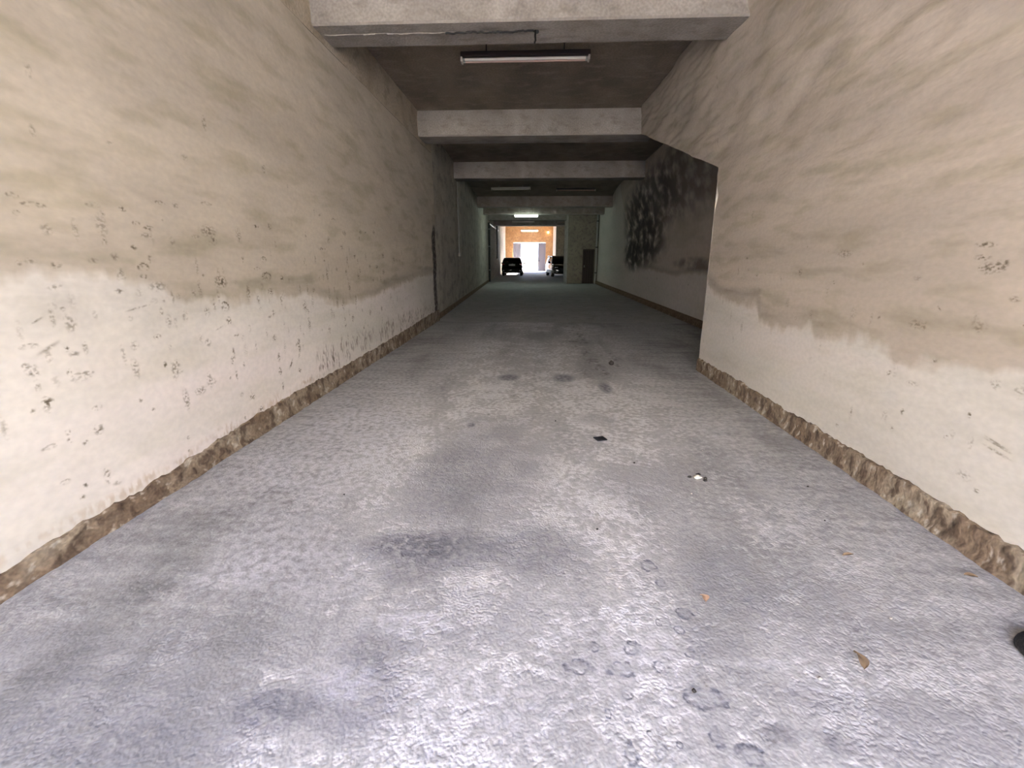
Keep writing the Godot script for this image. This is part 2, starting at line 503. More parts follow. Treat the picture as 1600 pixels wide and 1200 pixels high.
func build_floor() -> void:
	var fl := setting("floor", "worn grey concrete floor with stains running the length of the passage", "floor")
	# coarse pattern over 6 x 12 m, shared by the two nearer pieces: x from -2.4, z from 0.6
	var cw := 768
	var ch := 1536
	var c1 := grey(201, cw, ch, 0.006, 4, 1, 2)
	var c2 := grey(202, cw, ch, 0.022, 4)
	var c3 := grey(203, cw, ch, 0.05, 3, 6, 1)
	var c4 := grey(207, cw, ch, 0.02, 3, 1, 10)
	var mesh := ArrayMesh.new()
	var spans := [[-2.4, 2.4, 0.6, -3.4, 1792, 1494, Rect2i(0, 0, 614, 512)], [-2.4, 3.6, -3.4, -10.55, 1024, 1220, Rect2i(0, 512, 768, 915)]]
	var mats := []
	for s in spans.size():
		var q: Array = spans[s]
		var w: int = q[4]
		var h: int = q[5]
		var lay := []
		for im in [c1, c2, c3, c4]:
			var cut: Image = im.get_region(q[6])
			cut.resize(w, h, Image.INTERPOLATE_CUBIC)
			lay.append(cut.get_data())
		var l1: PackedByteArray = lay[0]
		var l2: PackedByteArray = lay[1]
		var l3: PackedByteArray = lay[2]
		var l4: PackedByteArray = lay[3]
		var fine := grey(210 + s, w, h, 0.16 if s == 0 else 0.3, 3).get_data()
		var mid := grey(220 + s, w, h, 0.045 if s == 0 else 0.09, 4).get_data()
		var d := PackedByteArray()
		d.resize(w * h * 3)
		var hm := PackedByteArray()
		hm.resize(w * h)
		var k := 0
		var i := 0
		for y in h:
			for x in w:
				var xm := lerpf(q[0], q[1], (x + 0.5) / w)
				var f := fine[i] / 255.0
				var m := mid[i] / 255.0
				# crust of pale cement dust in ragged flakes
				var crust := clampf((l2[i] / 255.0 * 0.55 + l1[i] / 255.0 * 0.45 + (m - 0.5) * 0.5 - 0.46) * 5.0, 0.0, 1.0)
				var dark := clampf((0.44 - l1[i] / 255.0 + (l4[i] / 255.0 - 0.5) * 0.5) * 2.4, 0.0, 1.0)
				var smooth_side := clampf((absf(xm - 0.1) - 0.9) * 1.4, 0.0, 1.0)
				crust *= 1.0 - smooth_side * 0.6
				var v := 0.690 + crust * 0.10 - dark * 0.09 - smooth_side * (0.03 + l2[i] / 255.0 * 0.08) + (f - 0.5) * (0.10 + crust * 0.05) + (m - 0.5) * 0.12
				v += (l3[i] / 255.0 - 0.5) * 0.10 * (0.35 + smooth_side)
				d[k] = clampi(int(255.0 * v), 0, 255)
				d[k + 1] = clampi(int(255.0 * v * 0.995), 0, 255)
				d[k + 2] = clampi(int(255.0 * v * 1.005), 0, 255)
				hm[i] = clampi(int(255.0 * (0.35 + (f - 0.5) * (0.35 + crust * 0.5) + (m - 0.5) * 0.5 + crust * 0.22)), 0, 255)
				k += 3
				i += 1
		var px: float = w / (q[1] - q[0])
		var pz: float = h / (q[2] - q[3])
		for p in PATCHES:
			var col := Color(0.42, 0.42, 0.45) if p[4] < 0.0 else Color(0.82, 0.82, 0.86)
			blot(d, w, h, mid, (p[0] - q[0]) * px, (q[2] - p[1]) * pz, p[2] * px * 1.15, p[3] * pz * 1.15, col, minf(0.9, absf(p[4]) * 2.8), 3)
		for p in RINGS:
			blot(d, w, h, mid, (p[0] - q[0]) * px, (q[2] - p[1]) * pz, p[2] * px, p[3] * pz, Color(0.36, 0.37, 0.41), 0.85, 4)
			blot(d, w, h, fine, (p[0] - q[0]) * px, (q[2] - p[1]) * pz, p[2] * px * 0.8, p[3] * pz * 0.8, Color(0.52, 0.53, 0.56), 0.35, 3)
		if s == 1:
			# dark fill of the joint across the floor and the row of broken spots inside it
			for n in 46:
				var xx := lerpf(-2.0, 1.6, n / 45.0)
				blot(d, w, h, fine, (xx - q[0]) * px, (q[2] + 10.47) * pz, 14.0, 4.0, Color(0.25, 0.23, 0.22), 0.75 if xx < -0.7 else 0.35, 0)
			var r := RandomNumberGenerator.new()
			r.seed = 9
			for n in 60:
				var t := r.randf()
				var xx := lerpf(0.75, 0.95, t) + r.randfn(0.0, 0.10)
				var zz := lerpf(-10.9, -5.6, t)
				blot(d, w, h, fine, (xx - q[0]) * px, (q[2] - zz) * pz, r.randf_range(3.0, 8.0), r.randf_range(4.0, 14.0), Color(0.24, 0.22, 0.21), 0.8, 0)
			for n in 40:
				blot(d, w, h, fine, r.randf() * w, r.randf() * h, r.randf_range(2.0, 5.0), r.randf_range(2.0, 6.0), Color(0.28, 0.26, 0.25), 0.7, 0)
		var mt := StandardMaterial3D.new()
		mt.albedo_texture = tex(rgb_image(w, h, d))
		mt.roughness = 0.85
		mt.heightmap_enabled = true
		mt.heightmap_scale = 0.5 if s == 0 else 0.5
		mt.heightmap_texture = tex(Image.create_from_data(w, h, false, Image.FORMAT_L8, hm))
		mats.append(mt)
		var und := noise(77, 0.8, 3)
		var ni := 60
		var nj := 50 if s == 0 else 70
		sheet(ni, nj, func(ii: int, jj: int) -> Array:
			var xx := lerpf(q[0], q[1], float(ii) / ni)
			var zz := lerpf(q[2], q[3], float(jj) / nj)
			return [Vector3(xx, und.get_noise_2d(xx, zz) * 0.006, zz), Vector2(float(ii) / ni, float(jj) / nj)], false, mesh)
	# the rest of the passage
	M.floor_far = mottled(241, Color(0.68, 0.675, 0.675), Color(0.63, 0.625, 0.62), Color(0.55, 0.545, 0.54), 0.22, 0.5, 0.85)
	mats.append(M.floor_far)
	var st := mb()
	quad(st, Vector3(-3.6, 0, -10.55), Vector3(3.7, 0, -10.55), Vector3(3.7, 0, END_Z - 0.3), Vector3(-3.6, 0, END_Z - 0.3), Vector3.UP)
	quad(st, Vector3(-3.6, 0, 0.6), Vector3(-2.4, 0, 0.6), Vector3(-2.4, 0, -10.55), Vector3(-3.6, 0, -10.55), Vector3.UP)
	quad(st, Vector3(2.4, 0, 0.6), Vector3(3.7, 0, 0.6), Vector3(3.7, 0, -3.4), Vector3(2.4, 0, -3.4), Vector3.UP)
	quad(st, Vector3(-3.6, 0, DOOR_Z + 0.3), Vector3(3.7, 0, DOOR_Z + 0.3), Vector3(3.7, 0, 0.6), Vector3(-3.6, 0, 0.6), Vector3.UP)
	st.commit(mesh)
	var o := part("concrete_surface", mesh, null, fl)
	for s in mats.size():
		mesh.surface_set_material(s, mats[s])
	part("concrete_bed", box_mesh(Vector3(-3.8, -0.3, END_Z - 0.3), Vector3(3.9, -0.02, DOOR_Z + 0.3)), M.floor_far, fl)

# ================================================================ left wall
const LEFT_EDGE := [[-1.89,1.37],[-2.05,1.38],[-2.23,1.37],[-2.47,1.33],[-2.66,1.30],[-2.81,1.20],[-2.91,1.13],[-3.18,1.13],[-3.68,1.13],[-4.12,1.11],[-4.54,1.10],[-4.87,1.02],[-5.27,0.92],[-5.86,0.92],[-6.90,0.96],[-8.38,1.05],[-9.09,1.09],[-10.32,1.12]]
const LEFT_MARKS := [[-2.01,1.66,0.02,0.01,0.5,1],[-2.09,1.63,0.04,0.01,0.5,1],[-2.01,1.59,0.01,0.01,0.5,1],[-2.12,1.53,0.02,0.02,0.35,0],[-2.38,1.66,0.03,0.01,0.3,1],[-2.56,1.66,0.02,0.01,0.8,0],[-2.63,1.59,0.02,0.01,0.5,1],[-2.71,1.57,0.03,0.01,0.7,0],[-2.68,1.53,0.03,0.01,0.4,0],[-2.58,1.46,0.02,0.01,0.8,0],[-2.62,1.35,0.03,0.02,0.9,1],[-2.61,1.30,0.02,0.01,0.9,0],[-2.68,1.40,0.01,0.02,0.5,0],[-2.70,1.24,0.05,0.02,0.35,0],[-2.84,1.72,0.03,0.01,0.5,1],[-2.97,1.72,0.02,0.01,0.5,0],[-3.26,1.76,0.04,0.01,0.35,1],[-3.23,1.58,0.06,0.03,0.45,0],[-3.27,1.52,0.02,0.02,0.6,0],[-3.10,1.54,0.03,0.01,0.3,0],[-3.80,1.65,0.03,0.01,0.8,0],[-4.01,1.66,0.02,0.02,0.5,0],[-3.57,1.40,0.01,0.02,0.6,0],[-3.84,1.39,0.03,0.02,0.5,1],[-3.74,1.32,0.03,0.01,0.4,1],[-3.28,1.24,0.05,0.03,0.85,0],[-3.86,1.25,0.05,0.03,0.7,1],[-4.09,1.23,0.02,0.02,0.8,0],[-3.88,1.13,0.03,0.02,0.5,0],[-2.43,1.23,0.02,0.01,0.5,0],[-2.46,1.30,0.02,0.02,0.3,1],[-2.11,1.17,0.01,0.01,0.4,0],[-2.10,1.27,0.03,0.01,0.3,0],[-2.12,1.37,0.02,0.01,0.6,0],[-1.96,1.38,0.01,0.01,0.4,0],[-2.01,1.39,0.02,0.01,0.3,0],[-2.32,1.39,0.02,0.01,0.4,0],[-1.98,1.13,0.02,0.01,0.55,2],[-2.53,1.13,0.06,0.01,0.5,2],[-2.63,0.95,0.02,0.01,0.9,0],[-2.69,1.09,0.01,0.02,0.4,0],[-3.28,1.06,0.03,0.03,0.7,1],[-3.29,0.96,0.02,0.02,0.6,0],[-3.35,0.84,0.02,0.01,0.9,0],[-3.29,0.73,0.01,0.02,0.5,0],[-3.26,0.66,0.01,0.02,0.5,0],[-3.05,0.84,0.02,0.02,0.4,0],[-3.18,0.92,0.03,0.01,0.3,2],[-2.71,0.87,0.01,0.01,0.4,0],[-2.64,0.77,0.01,0.01,0.6,0],[-2.08,0.98,0.01,0.01,0.7,0],[-2.11,0.95,0.02,0.01,0.4,0],[-1.92,1.02,0.03,0.01,0.35,1],[-2.00,1.00,0.04,0.02,0.35,2],[-1.88,0.94,0.01,0.01,0.5,0],[-1.91,0.90,0.02,0.01,0.4,0],[-2.06,0.87,0.01,0.01,0.5,0],[-2.14,0.84,0.03,0.01,0.35,1],[-3.84,0.74,0.02,0.02,0.6,0],[-3.88,0.95,0.02,0.02,0.4,0],[-3.89,0.56,0.02,0.03,0.5,0],[-3.89,0.43,0.02,0.02,0.6,0],[-4.26,0.58,0.02,0.04,0.5,0],[-4.09,0.46,0.02,0.03,0.5,2],[-4.22,0.36,0.02,0.01,0.6,0],[-3.39,0.60,0.01,0.02,0.4,0],[-2.73,0.76,0.02,0.02,0.4,0],[-2.74,0.71,0.02,0.01,0.4,0],[-1.93,0.76,0.02,0.02,0.8,0],[-1.86,0.74,0.01,0.01,0.5,0],[-2.15,0.66,0.02,0.01,0.4,0],[-2.13,0.55,0.02,0.02,0.6,0],[-1.98,0.59,0.01,0.01,0.6,0],[-1.98,0.55,0.01,0.01,0.5,0],[-2.05,0.51,0.01,0.01,0.7,0],[-1.89,0.55,0.03,0.01,0.35,1],[-2.00,0.30,0.01,0.01,0.6,0],[-1.97,0.25,0.01,0.01,0.5,0],[-1.91,0.36,0.02,0.01,0.3,1],[-2.16,0.23,0.02,0.01,0.25,0],[-2.71,0.27,0.01,0.01,0.5,1],[-2.69,0.18,0.01,0.01,0.6,1],[-2.64,0.78,0.01,0.01,0.7,0],[-2.48,0.54,0.01,0.01,0.4,0],[-2.41,0.62,0.01,0.01,0.4,0],[-2.70,0.72,0.02,0.04,0.4,0],[-2.75,0.52,0.02,0.05,0.4,0],[-2.89,0.54,0.04,0.02,0.4,0],[-3.21,0.55,0.01,0.01,0.7,0],[-3.29,0.55,0.01,0.03,0.4,0],[-3.89,0.44,0.01,0.03,0.6,0],[-3.90,0.29,0.01,0.03,0.6,0],[-4.08,0.45,0.03,0.03,0.5,2],[-4.21,0.36,0.01,0.02,0.6,0],[-3.44,0.33,0.03,0.02,0.5,0],[-3.53,0.20,0.02,0.02,0.7,0],[-1.90,0.92,0.02,0.02,0.35,0],[-2.11,0.83,0.04,0.02,0.3,1],[-5.85,1.43,0.03,0.02,0.8,0],[-6.98,1.44,0.04,0.03,0.6,0],[-7.50,1.38,0.04,0.04,0.5,0],[-6.65,1.29,0.04,0.02,0.8,0],[-6.38,1.30,0.03,0.02,0.6,0],[-5.30,1.28,0.02,0.02,0.5,0],[-5.04,1.24,0.02,0.06,0.5,0],[-5.57,1.25,0.02,0.03,0.5,0],[-5.61,1.06,0.03,0.04,0.5,0],[-5.93,1.19,0.03,0.03,0.5,0],[-6.93,1.21,0.04,0.03,0.6,0],[-5.03,0.99,0.02,0.02,0.6,0],[-5.62,0.69,0.03,0.03,0.6,0],[-5.04,0.82,0.02,0.04,0.4,0],[-5.39,0.63,0.02,0.02,0.5,0],[-6.24,0.69,0.03,0.03,0.5,0],[-6.73,0.69,0.03,0.03,0.5,0],[-6.29,1.73,0.03,0.01,0.6,0],[-6.63,1.75,0.03,0.02,0.7,0],[-6.12,1.73,0.03,0.02,0.6,0],[-5.59,1.69,0.04,0.02,0.6,0],[-5.30,1.82,0.04,0.01,0.5,0],[-4.97,1.84,0.02,0.01,0.6,0],[-4.94,1.50,0.04,0.01,0.7,0],[-5.49,1.53,0.04,0.02,0.4,0],[-5.00,1.38,0.02,0.01,0.7,0],[-4.94,0.65,0.02,0.03,0.5,0],[-4.26,0.64,0.02,0.02,0.5,0],[-4.45,0.95,0.03,0.04,0.5,0],[-4.49,0.77,0.02,0.05,0.5,0],[-5.98,0.52,0.02,0.02,0.6,0]]
const RIGHT_EDGE := [[-6.12,1.19],[-5.64,1.01],[-5.35,1.00],[-4.65,1.01],[-4.53,0.85],[-4.35,0.84],[-3.70,0.92],[-3.62,0.84],[-3.15,0.93],[-2.86,0.90],[-2.81,0.84],[-2.49,0.90],[-2.18,0.92],[-2.08,0.96]]
const RIGHT_MARKS := [[-2.41,1.47,0.04,0.01,0.8,0],[-2.41,1.41,0.03,0.01,0.7,0],[-2.32,1.37,0.02,0.02,0.9,0],[-2.37,1.36,0.03,0.02,0.6,0],[-2.41,1.36,0.01,0.01,0.6,0],[-2.29,1.38,0.01,0.02,0.7,0],[-2.58,1.15,0.01,0.01,0.9,2],[-2.71,1.05,0.04,0.02,0.35,0],[-2.13,1.12,0.01,0.01,0.8,0],[-2.20,1.23,0.02,0.01,0.5,0],[-2.33,1.09,0.03,0.02,0.25,0],[-4.97,1.41,0.02,0.01,0.7,0],[-4.71,1.25,0.02,0.01,0.6,0],[-4.91,1.30,0.02,0.01,0.5,0],[-4.25,1.24,0.01,0.02,0.5,0],[-3.96,1.30,0.02,0.02,0.5,0],[-3.92,1.49,0.01,0.01,0.4,0],[-3.51,1.24,0.01,0.01,0.6,0],[-2.53,0.88,0.01,0.01,0.9,0],[-2.83,0.73,0.01,0.01,0.5,0],[-2.64,0.72,0.03,0.01,0.3,0],[-2.66,0.55,0.01,0.01,0.5,0],[-2.26,0.66,0.01,0.01,0.6,0],[-2.18,0.84,0.02,0.02,0.3,0],[-2.07,0.84,0.02,0.01,0.3,0],[-3.45,1.44,0.06,0.02,0.35,0],[-3.00,1.05,0.01,0.01,0.4,0],[-2.77,1.30,0.02,0.01,0.3,0],[-2.10,0.58,0.04,0.01,0.5,2],[-2.09,0.57,0.05,0.01,0.45,2],[-2.10,0.54,0.04,0.01,0.4,2],[-2.07,0.54,0.04,0.01,0.35,2],[-2.13,0.32,0.01,0.01,0.7,0],[-2.21,0.36,0.03,0.02,0.25,0],[-2.82,0.74,0.01,0.01,0.5,0],[-2.26,0.67,0.01,0.01,0.5,0],[-2.66,0.54,0.01,0.01,0.5,0],[-2.35,0.51,0.01,0.01,0.7,0]]
const LEFT_SKIRT := [[-1.57,0.12],[-1.79,0.13],[-2.21,0.12],[-2.71,0.14],[-3.44,0.17],[-3.95,0.18],[-4.60,0.18],[-5.69,0.17],[-7.39,0.19],[-9.76,0.25]]
const RIGHT_SKIRT := [[-6.19,0.14],[-4.87,0.17],[-3.96,0.17],[-3.22,0.17],[-2.64,0.17],[-2.33,0.17],[-2.04,0.16],[-1.87,0.18]]

func left_x(z: float) -> float:
	if z > -10.8:
		return WALL_L
	if z > -29.0:
		return lerpf(WALL_L - 0.03, -2.87, (z + 10.8) / (-29.0 + 10.8))
	return lerpf(-2.87, -3.3, (z + 29.0) / (END_Z + 29.0))

func build_left_wall() -> void:
	var wl := setting("wall_left", "scuffed cream plastered wall with a paler repainted lower band", "wall")
	var z0 := DOOR_Z
	var z1 := -10.75
	var im := wall_paint(301, 2048, 720, z0, z1, CRACK_Y, LEFT_EDGE, LEFT_MARKS, Color(0.775, 0.735, 0.665), Color(0.875, 0.855, 0.815), Color(0.865, 0.835, 0.815), 420)
	var d := im.get_data()
	var w := 2048
	var h := 720
	# old run of dirt beside the joint, and rising damp over the skirting inside
	var gg := grey(333, w, h, 0.14, 4, 1, 3).get_data()
	var pz := w / (z0 - z1)
	var py := h / CRACK_Y
	for n in 26:
		blot(d, w, h, gg, (z0 + 10.55 + 0.06 * sin(n * 2.1)) * pz, (CRACK_Y - 0.1 - n * 0.075) * py, 0.15 * pz, 0.13 * py, Color(0.24, 0.20, 0.18), 0.9, 3)
	var r := RandomNumberGenerator.new()
	r.seed = 5
	for n in 170:
		var z := r.randf_range(-10.7, -4.6)
		blot(d, w, h, gg, (z0 - z) * pz, (CRACK_Y - 0.24 - r.randf() * 0.22) * py, r.randf_range(0.02, 0.06) * pz, r.randf_range(0.03, 0.12) * py, Color(0.42, 0.37, 0.33), r.randf_range(0.25, 0.6), 0)
	for n in 60:
		var z := r.randf_range(-4.6, 0.5)
		blot(d, w, h, gg, (z0 - z) * pz, (CRACK_Y - edge_at(LEFT_SKIRT, z) - 0.01 - r.randf() * 0.04) * py, r.randf_range(0.04, 0.12) * pz, r.randf_range(0.02, 0.05) * py, Color(0.70, 0.61, 0.52), r.randf_range(0.1, 0.35), 0)
	var m := StandardMaterial3D.new()
	m.albedo_texture = tex(rgb_image(w, h, d))
	m.roughness = 0.88
	m.heightmap_enabled = true
	m.heightmap_scale = 0.5
	m.heightmap_texture = tex(grey(341, 2048, 720, 0.035, 5, 2, 1))
	var bumps := noise(351, 0.9, 3)
	var fineb := noise(352, 4.0, 3)
	var ni := 230
	var nj := 72
	part("lower_plaster", sheet(ni, nj, func(i: int, j: int) -> Array:
		var z := lerpf(z0, z1, float(i) / ni)
		var y := lerpf(CRACK_Y, 0.0, float(j) / nj)
		return [Vector3(WALL_L + bumps.get_noise_2d(z * 0.6, y * 1.6) * 0.014 + fineb.get_noise_2d(z * 0.5, y) * 0.004, y, z), Vector2(float(i) / ni, float(j) / nj)]), m, wl)
	M.tan_wall = mottled(361, Color(0.75, 0.70, 0.62), Color(0.69, 0.63, 0.54), Color(0.60, 0.55, 0.47), 0.3, 0.35, 0.9, 2)
	part("upper_plaster", sheet(120, 6, func(i: int, j: int) -> Array:
		var z := lerpf(z0, z1, i / 120.0)
		var y := lerpf(CEIL_Y + 0.1, CRACK_Y + 0.016, j / 6.0)
		return [Vector3(WALL_L - 0.012 + bumps.get_noise_2d(z * 0.6, y * 1.6) * 0.008, y, z), Vector2(z, y)]), M.tan_wall, wl)
	part("masonry", box_mesh(Vector3(-2.7, -0.1, z1), Vector3(WALL_L - 0.03, 5.6, z0)), M.dark_pipe, wl)
	# bays further in, standing a little back behind an open joint
	var far := ArrayMesh.new()
	var spans := [[-10.83, -29.0, M.grime], [-29.0, -42.0, M.grime], [-42.0, END_Z, M.pale]]
	for s in spans:
		var st := mb()
		var a := left_x(s[0])
		var b := left_x(s[1])
		quad(st, Vector3(a, 0, s[0]), Vector3(b, 0, s[1]), Vector3(b, 6.0, s[1]), Vector3(a, 6.0, s[0]), Vector3.RIGHT)
		quad(st, Vector3(a - 0.35, 0, s[0]), Vector3(b - 0.35, 0, s[1]), Vector3(b - 0.35, 6.0, s[1]), Vector3(a - 0.35, 6.0, s[0]), Vector3.LEFT)
		quad(st, Vector3(a, 0, s[0]), Vector3(a - 0.35, 0, s[0]), Vector3(a - 0.35, 6.0, s[0]), Vector3(a, 6.0, s[0]), Vector3.BACK)
		st.commit(far)
		far.surface_set_material(far.get_surface_count() - 1, s[2])
	part("far_plaster", far, null, wl)
	part("joint_filler", box_mesh(Vector3(-2.7, 0, -10.9), Vector3(WALL_L - 0.07, 5.6, -10.7)), M.dark_pipe, wl)
	# eroded skirting
	var bl := setting("baseboard_left", "crumbling brown skirting along the foot of the cream wall", "skirting")
	skirting(bl, LEFT_SKIRT, DOOR_Z, -10.75, 1.0, WALL_L, 401)
	var st2 := mb()
	box(st2, Vector3(-0.02, 0, -9.1), Vector3(0.03, 0.14, 9.1), 0.012)
	var sk := part("far_skirting", st2.commit(), M.skirt, bl, Vector3((left_x(-10.83) + left_x(-29.0)) * 0.5, 0, -19.9))
	sk.rotation.y = atan2(left_x(-10.83) - left_x(-29.0), 18.17)

# a strip of broken render at the foot of a wall; side +1 faces +x
func skirting(parent: Node, line: Array, z0: float, z1: float, side: float, x: float, sd: int) -> void:
	var nz := noise(sd, 5.0, 4)
	var nf := noise(sd + 1, 18.0, 3)
	var ni := int((z0 - z1) * 34.0)
	var prof := [[-0.004, 1.0], [0.010, 0.99], [0.020, 0.93], [0.020, 0.72], [0.018, 0.5], [0.020, 0.28], [0.024, 0.10], [0.030, -0.04]]
	var w := 2048
	var h := 128
	var i2 := grey(sd + 3, w, h / 4, 0.05, 5)
	i2.resize(w, h, Image.INTERPOLATE_CUBIC)
	var g2 := i2.get_data()
	var i3 := grey(sd + 4, w, h / 4, 0.25, 2)
	i3.resize(w, h, Image.INTERPOLATE_CUBIC)
	var g3 := i3.get_data()
	var i1 := grey(sd + 2, w, h / 4, 0.012, 4)
	i1.resize(w, h, Image.INTERPOLATE_CUBIC)
	var g1 := i1.get_data()
	var d := PackedByteArray()
	d.resize(w * h * 3)
	var k := 0
	for i in w * h:
		var a := g1[i] / 255.0
		var b := g2[i] / 255.0
		var c := Color(0.47, 0.40, 0.33).lerp(Color(0.58, 0.53, 0.46), clampf(a * 2.4 - 0.7, 0.0, 1.0))
		c = c.lerp(Color(0.33, 0.27, 0.22), clampf((b - 0.54) * 4.0, 0.0, 0.8))
		c = c.lerp(Color(0.74, 0.71, 0.66), clampf((0.30 - b) * 6.0, 0.0, 0.7))
		var f := 0.85 + g3[i] / 255.0 * 0.3
		d[k] = clampi(int(c.r8 * f), 0, 255)
		d[k + 1] = clampi(int(c.g8 * f), 0, 255)
		d[k + 2] = clampi(int(c.b8 * f), 0, 255)
		k += 3
	var m := StandardMaterial3D.new()
	m.albedo_texture = tex(rgb_image(w, h, d))
	m.roughness = 0.95
	m.heightmap_enabled = true
	m.heightmap_scale = 1.2
	m.heightmap_texture = tex(Image.create_from_data(w, h, false, Image.FORMAT_L8, g2))
	var mesh := sheet(ni, prof.size() - 1, func(i: int, j: int) -> Array:
		var z := lerpf(z0, z1, float(i) / ni)
		var top := edge_at(line, z) + nz.get_noise_2d(z, 3.0) * 0.022 + nf.get_noise_2d(z, 7.0) * 0.012
		var out: float = prof[j][0] + (nz.get_noise_2d(z, j * 0.25) * 0.014 + nf.get_noise_2d(z, j * 0.5) * 0.006) * (1.0 if j > 0 else 0.0)
		return [Vector3(x + side * out, top * prof[j][1], z), Vector2(float(i) / ni, 0.02 + 0.96 * j / (prof.size() - 1.0))], side < 0.0)
	part("skirting", mesh, m, parent)

# ================================================================ right wall: stair enclosure, then the set-back wall
func right_x(y: float, z: float) -> float:
	var t := clampf((y - 2.1) / 2.0, 0.0, 1.0)
	return WALL_R - 0.17 * t * t * (3.0 - 2.0 * t) - clampf(-z - 6.0, 0.0, 4.0) * 0.02 * t

func build_right_wall() -> void:
	var wr := setting("wall_right", "cream plastered stair enclosure with a sloping underside towards the back", "wall")
	var z0 := DOOR_Z
	var zc := -6.02
	var ztop := -9.62
	var w := 2048
	var h := 1050
	var im := wall_paint(501, w, h, z0, ztop, CEIL_Y + 0.1, flip_line(RIGHT_EDGE), RIGHT_MARKS, Color(0.735, 0.69, 0.63), Color(0.82, 0.80, 0.76), Color(0.80, 0.765, 0.74), 130)
	var m := StandardMaterial3D.new()
	m.albedo_texture = tex(im)
	m.roughness = 0.88
	m.heightmap_enabled = true
	m.heightmap_scale = 0.6
	m.heightmap_texture = tex(grey(541, w, h, 0.035, 5, 2, 1))
	var ridge := noise(551, 1.0, 3)
	var fineb := noise(552, 3.0, 3)
	var skin := func(z: float, y: float) -> Vector3:
		var up := clampf((y - 1.5) / 1.2, 0.15, 1.0)
		var x := right_x(y, z) + (ridge.get_noise_2d(z * 0.55 + y * 0.25, y * 2.6) * 0.050 + fineb.get_noise_2d(z * 0.5, y * 1.5) * 0.008) * up
		return Vector3(x, y, z)
	var ni := 140
	var nj := 90
	var y1 := CEIL_Y + 0.1
	var face := ArrayMesh.new()
	sheet(ni, nj, func(i: int, j: int) -> Array:
		var z := lerpf(z0, zc, float(i) / ni)
		var y := lerpf(y1, 0.0, float(j) / nj)
		return [skin.call(z, y), Vector2((z0 - z) / (z0 - ztop), (y1 - y) / y1)], true, face)
	sheet(80, nj, func(i: int, j: int) -> Array:
		var z := lerpf(zc, ztop, i / 80.0)
		var lo := lerpf(2.44, BEAM_Y, i / 80.0)
		var y := lerpf(y1, lo, float(j) / nj)
		return [skin.call(z, y), Vector2((z0 - z) / (z0 - ztop), (y1 - y) / y1)], true, face)
	face.surface_set_material(0, m)
	face.surface_set_material(1, m)
	part("stair_wall_plaster", face, null, wr)
	# body of the stair behind its plaster: a slab with a sloping soffit
	var st := mb()
	var xi := WALL_R + 0.01
	var xo := 3.9
	var poly := [Vector2(z0, 0), Vector2(z0, 5.6), Vector2(ztop, 5.6), Vector2(ztop, BEAM_Y), Vector2(zc, 2.44), Vector2(zc, 0)]
	for e in poly.size():
		var a: Vector2 = poly[e]
		var b: Vector2 = poly[(e + 1) % poly.size()]
		var nrm := Vector3(0, (b.x - a.x), -(b.y - a.y))
		var xa := 1.92 if a.y > 2.0 and e != 0 else xi - 0.02
		var xb := 1.92 if b.y > 2.0 and e != 0 else xi - 0.02
		if e == 4:
			xa = right_x(2.44, zc) + 0.004
			xb = xi - 0.008
		if e == 3:
			xa = right_x(BEAM_Y, ztop) + 0.004
			xb = right_x(2.44, zc) + 0.004
		if e == 0:
			xa = xi + 0.05
			xb = xi + 0.05
		if e == 1 or e == 2:
			xa = 2.05
			xb = 2.05
		quad(st, Vector3(xa, a.y, a.x), Vector3(xb, b.y, b.x), Vector3(xo, b.y, b.x), Vector3(xo, a.y, a.x), nrm)
	part("stair_body", st.commit(), M.grime, wr)
	# set-back wall, dirtier, leaning in towards its top
	var x_far := func(y: float, z: float) -> float:
		var t := clampf((y - 1.8) / 2.2, 0.0, 1.0) * clampf((z + 25.0) / 7.0, 0.0, 1.0)
		return lerpf(3.46, 3.56, clampf((z + 10.0) / -17.5, 0.0, 1.0)) - 0.42 * t * t * (3.0 - 2.0 * t)
	var fw := 1024
	var fh := 320
	var fim := wall_paint(601, fw, fh, -6.0, -27.6, 4.2, [[-6.0, 1.25], [-12.0, 1.05], [-16.5, 1.15], [-17.6, 1.5], [-18.6, 4.4], [-27.6, 4.4]], [], Color(0.80, 0.75, 0.70), Color(0.86, 0.835, 0.805), Color(0.85, 0.81, 0.78), 60)
	var fd := fim.get_data()
	var fg := grey(611, fw, fh, 0.03, 4).get_data()
	# the big smoke stain part way along
	for s in [[-16.2, 2.3, 2.6, 1.1, 0.75], [-17.6, 1.55, 1.5, 0.55, 0.8], [-14.0, 3.0, 2.6, 0.8, 0.55], [-15.0, 1.9, 2.0, 0.6, 0.5], [-11.0, 3.2, 2.5, 0.9, 0.4], [-10.5, 1.3, 1.6, 0.14, 0.4]]:
		blot(fd, fw, fh, fg, (-6.0 - s[0]) * fw / 21.6, (4.2 - s[1]) * fh / 4.2, s[2] * fw / 21.6, s[3] * fh / 4.2, Color(0.20, 0.165, 0.15), s[4], 3)
	var fm := StandardMaterial3D.new()
	fm.albedo_texture = tex(rgb_image(fw, fh, fd))
	fm.roughness = 0.9
	fm.heightmap_enabled = true
	fm.heightmap_scale = 0.6
	fm.heightmap_texture = tex(grey(621, fw, fh, 0.08, 4))
	part("set_back_plaster", sheet(90, 24, func(i: int, j: int) -> Array:
		var z := lerpf(-6.0, -27.6, i / 90.0)
		var y := lerpf(4.2, 0.0, j / 24.0)
		return [Vector3(x_far.call(y, z), y, z), Vector2(i / 90.0, j / 24.0)], true), fm, wr)
	part("masonry", box_mesh(Vector3(3.62, -0.1, -27.6), Vector3(4.0, 5.6, -6.0)), M.grime, wr)
	# cross wall with the little door
	var pr := ArrayMesh.new()
	var s2 := mb()
	var px := 1.83
	var pz := -27.5
	var pb := -31.0
	var dx0 := 2.70
	var dx1 := 3.36
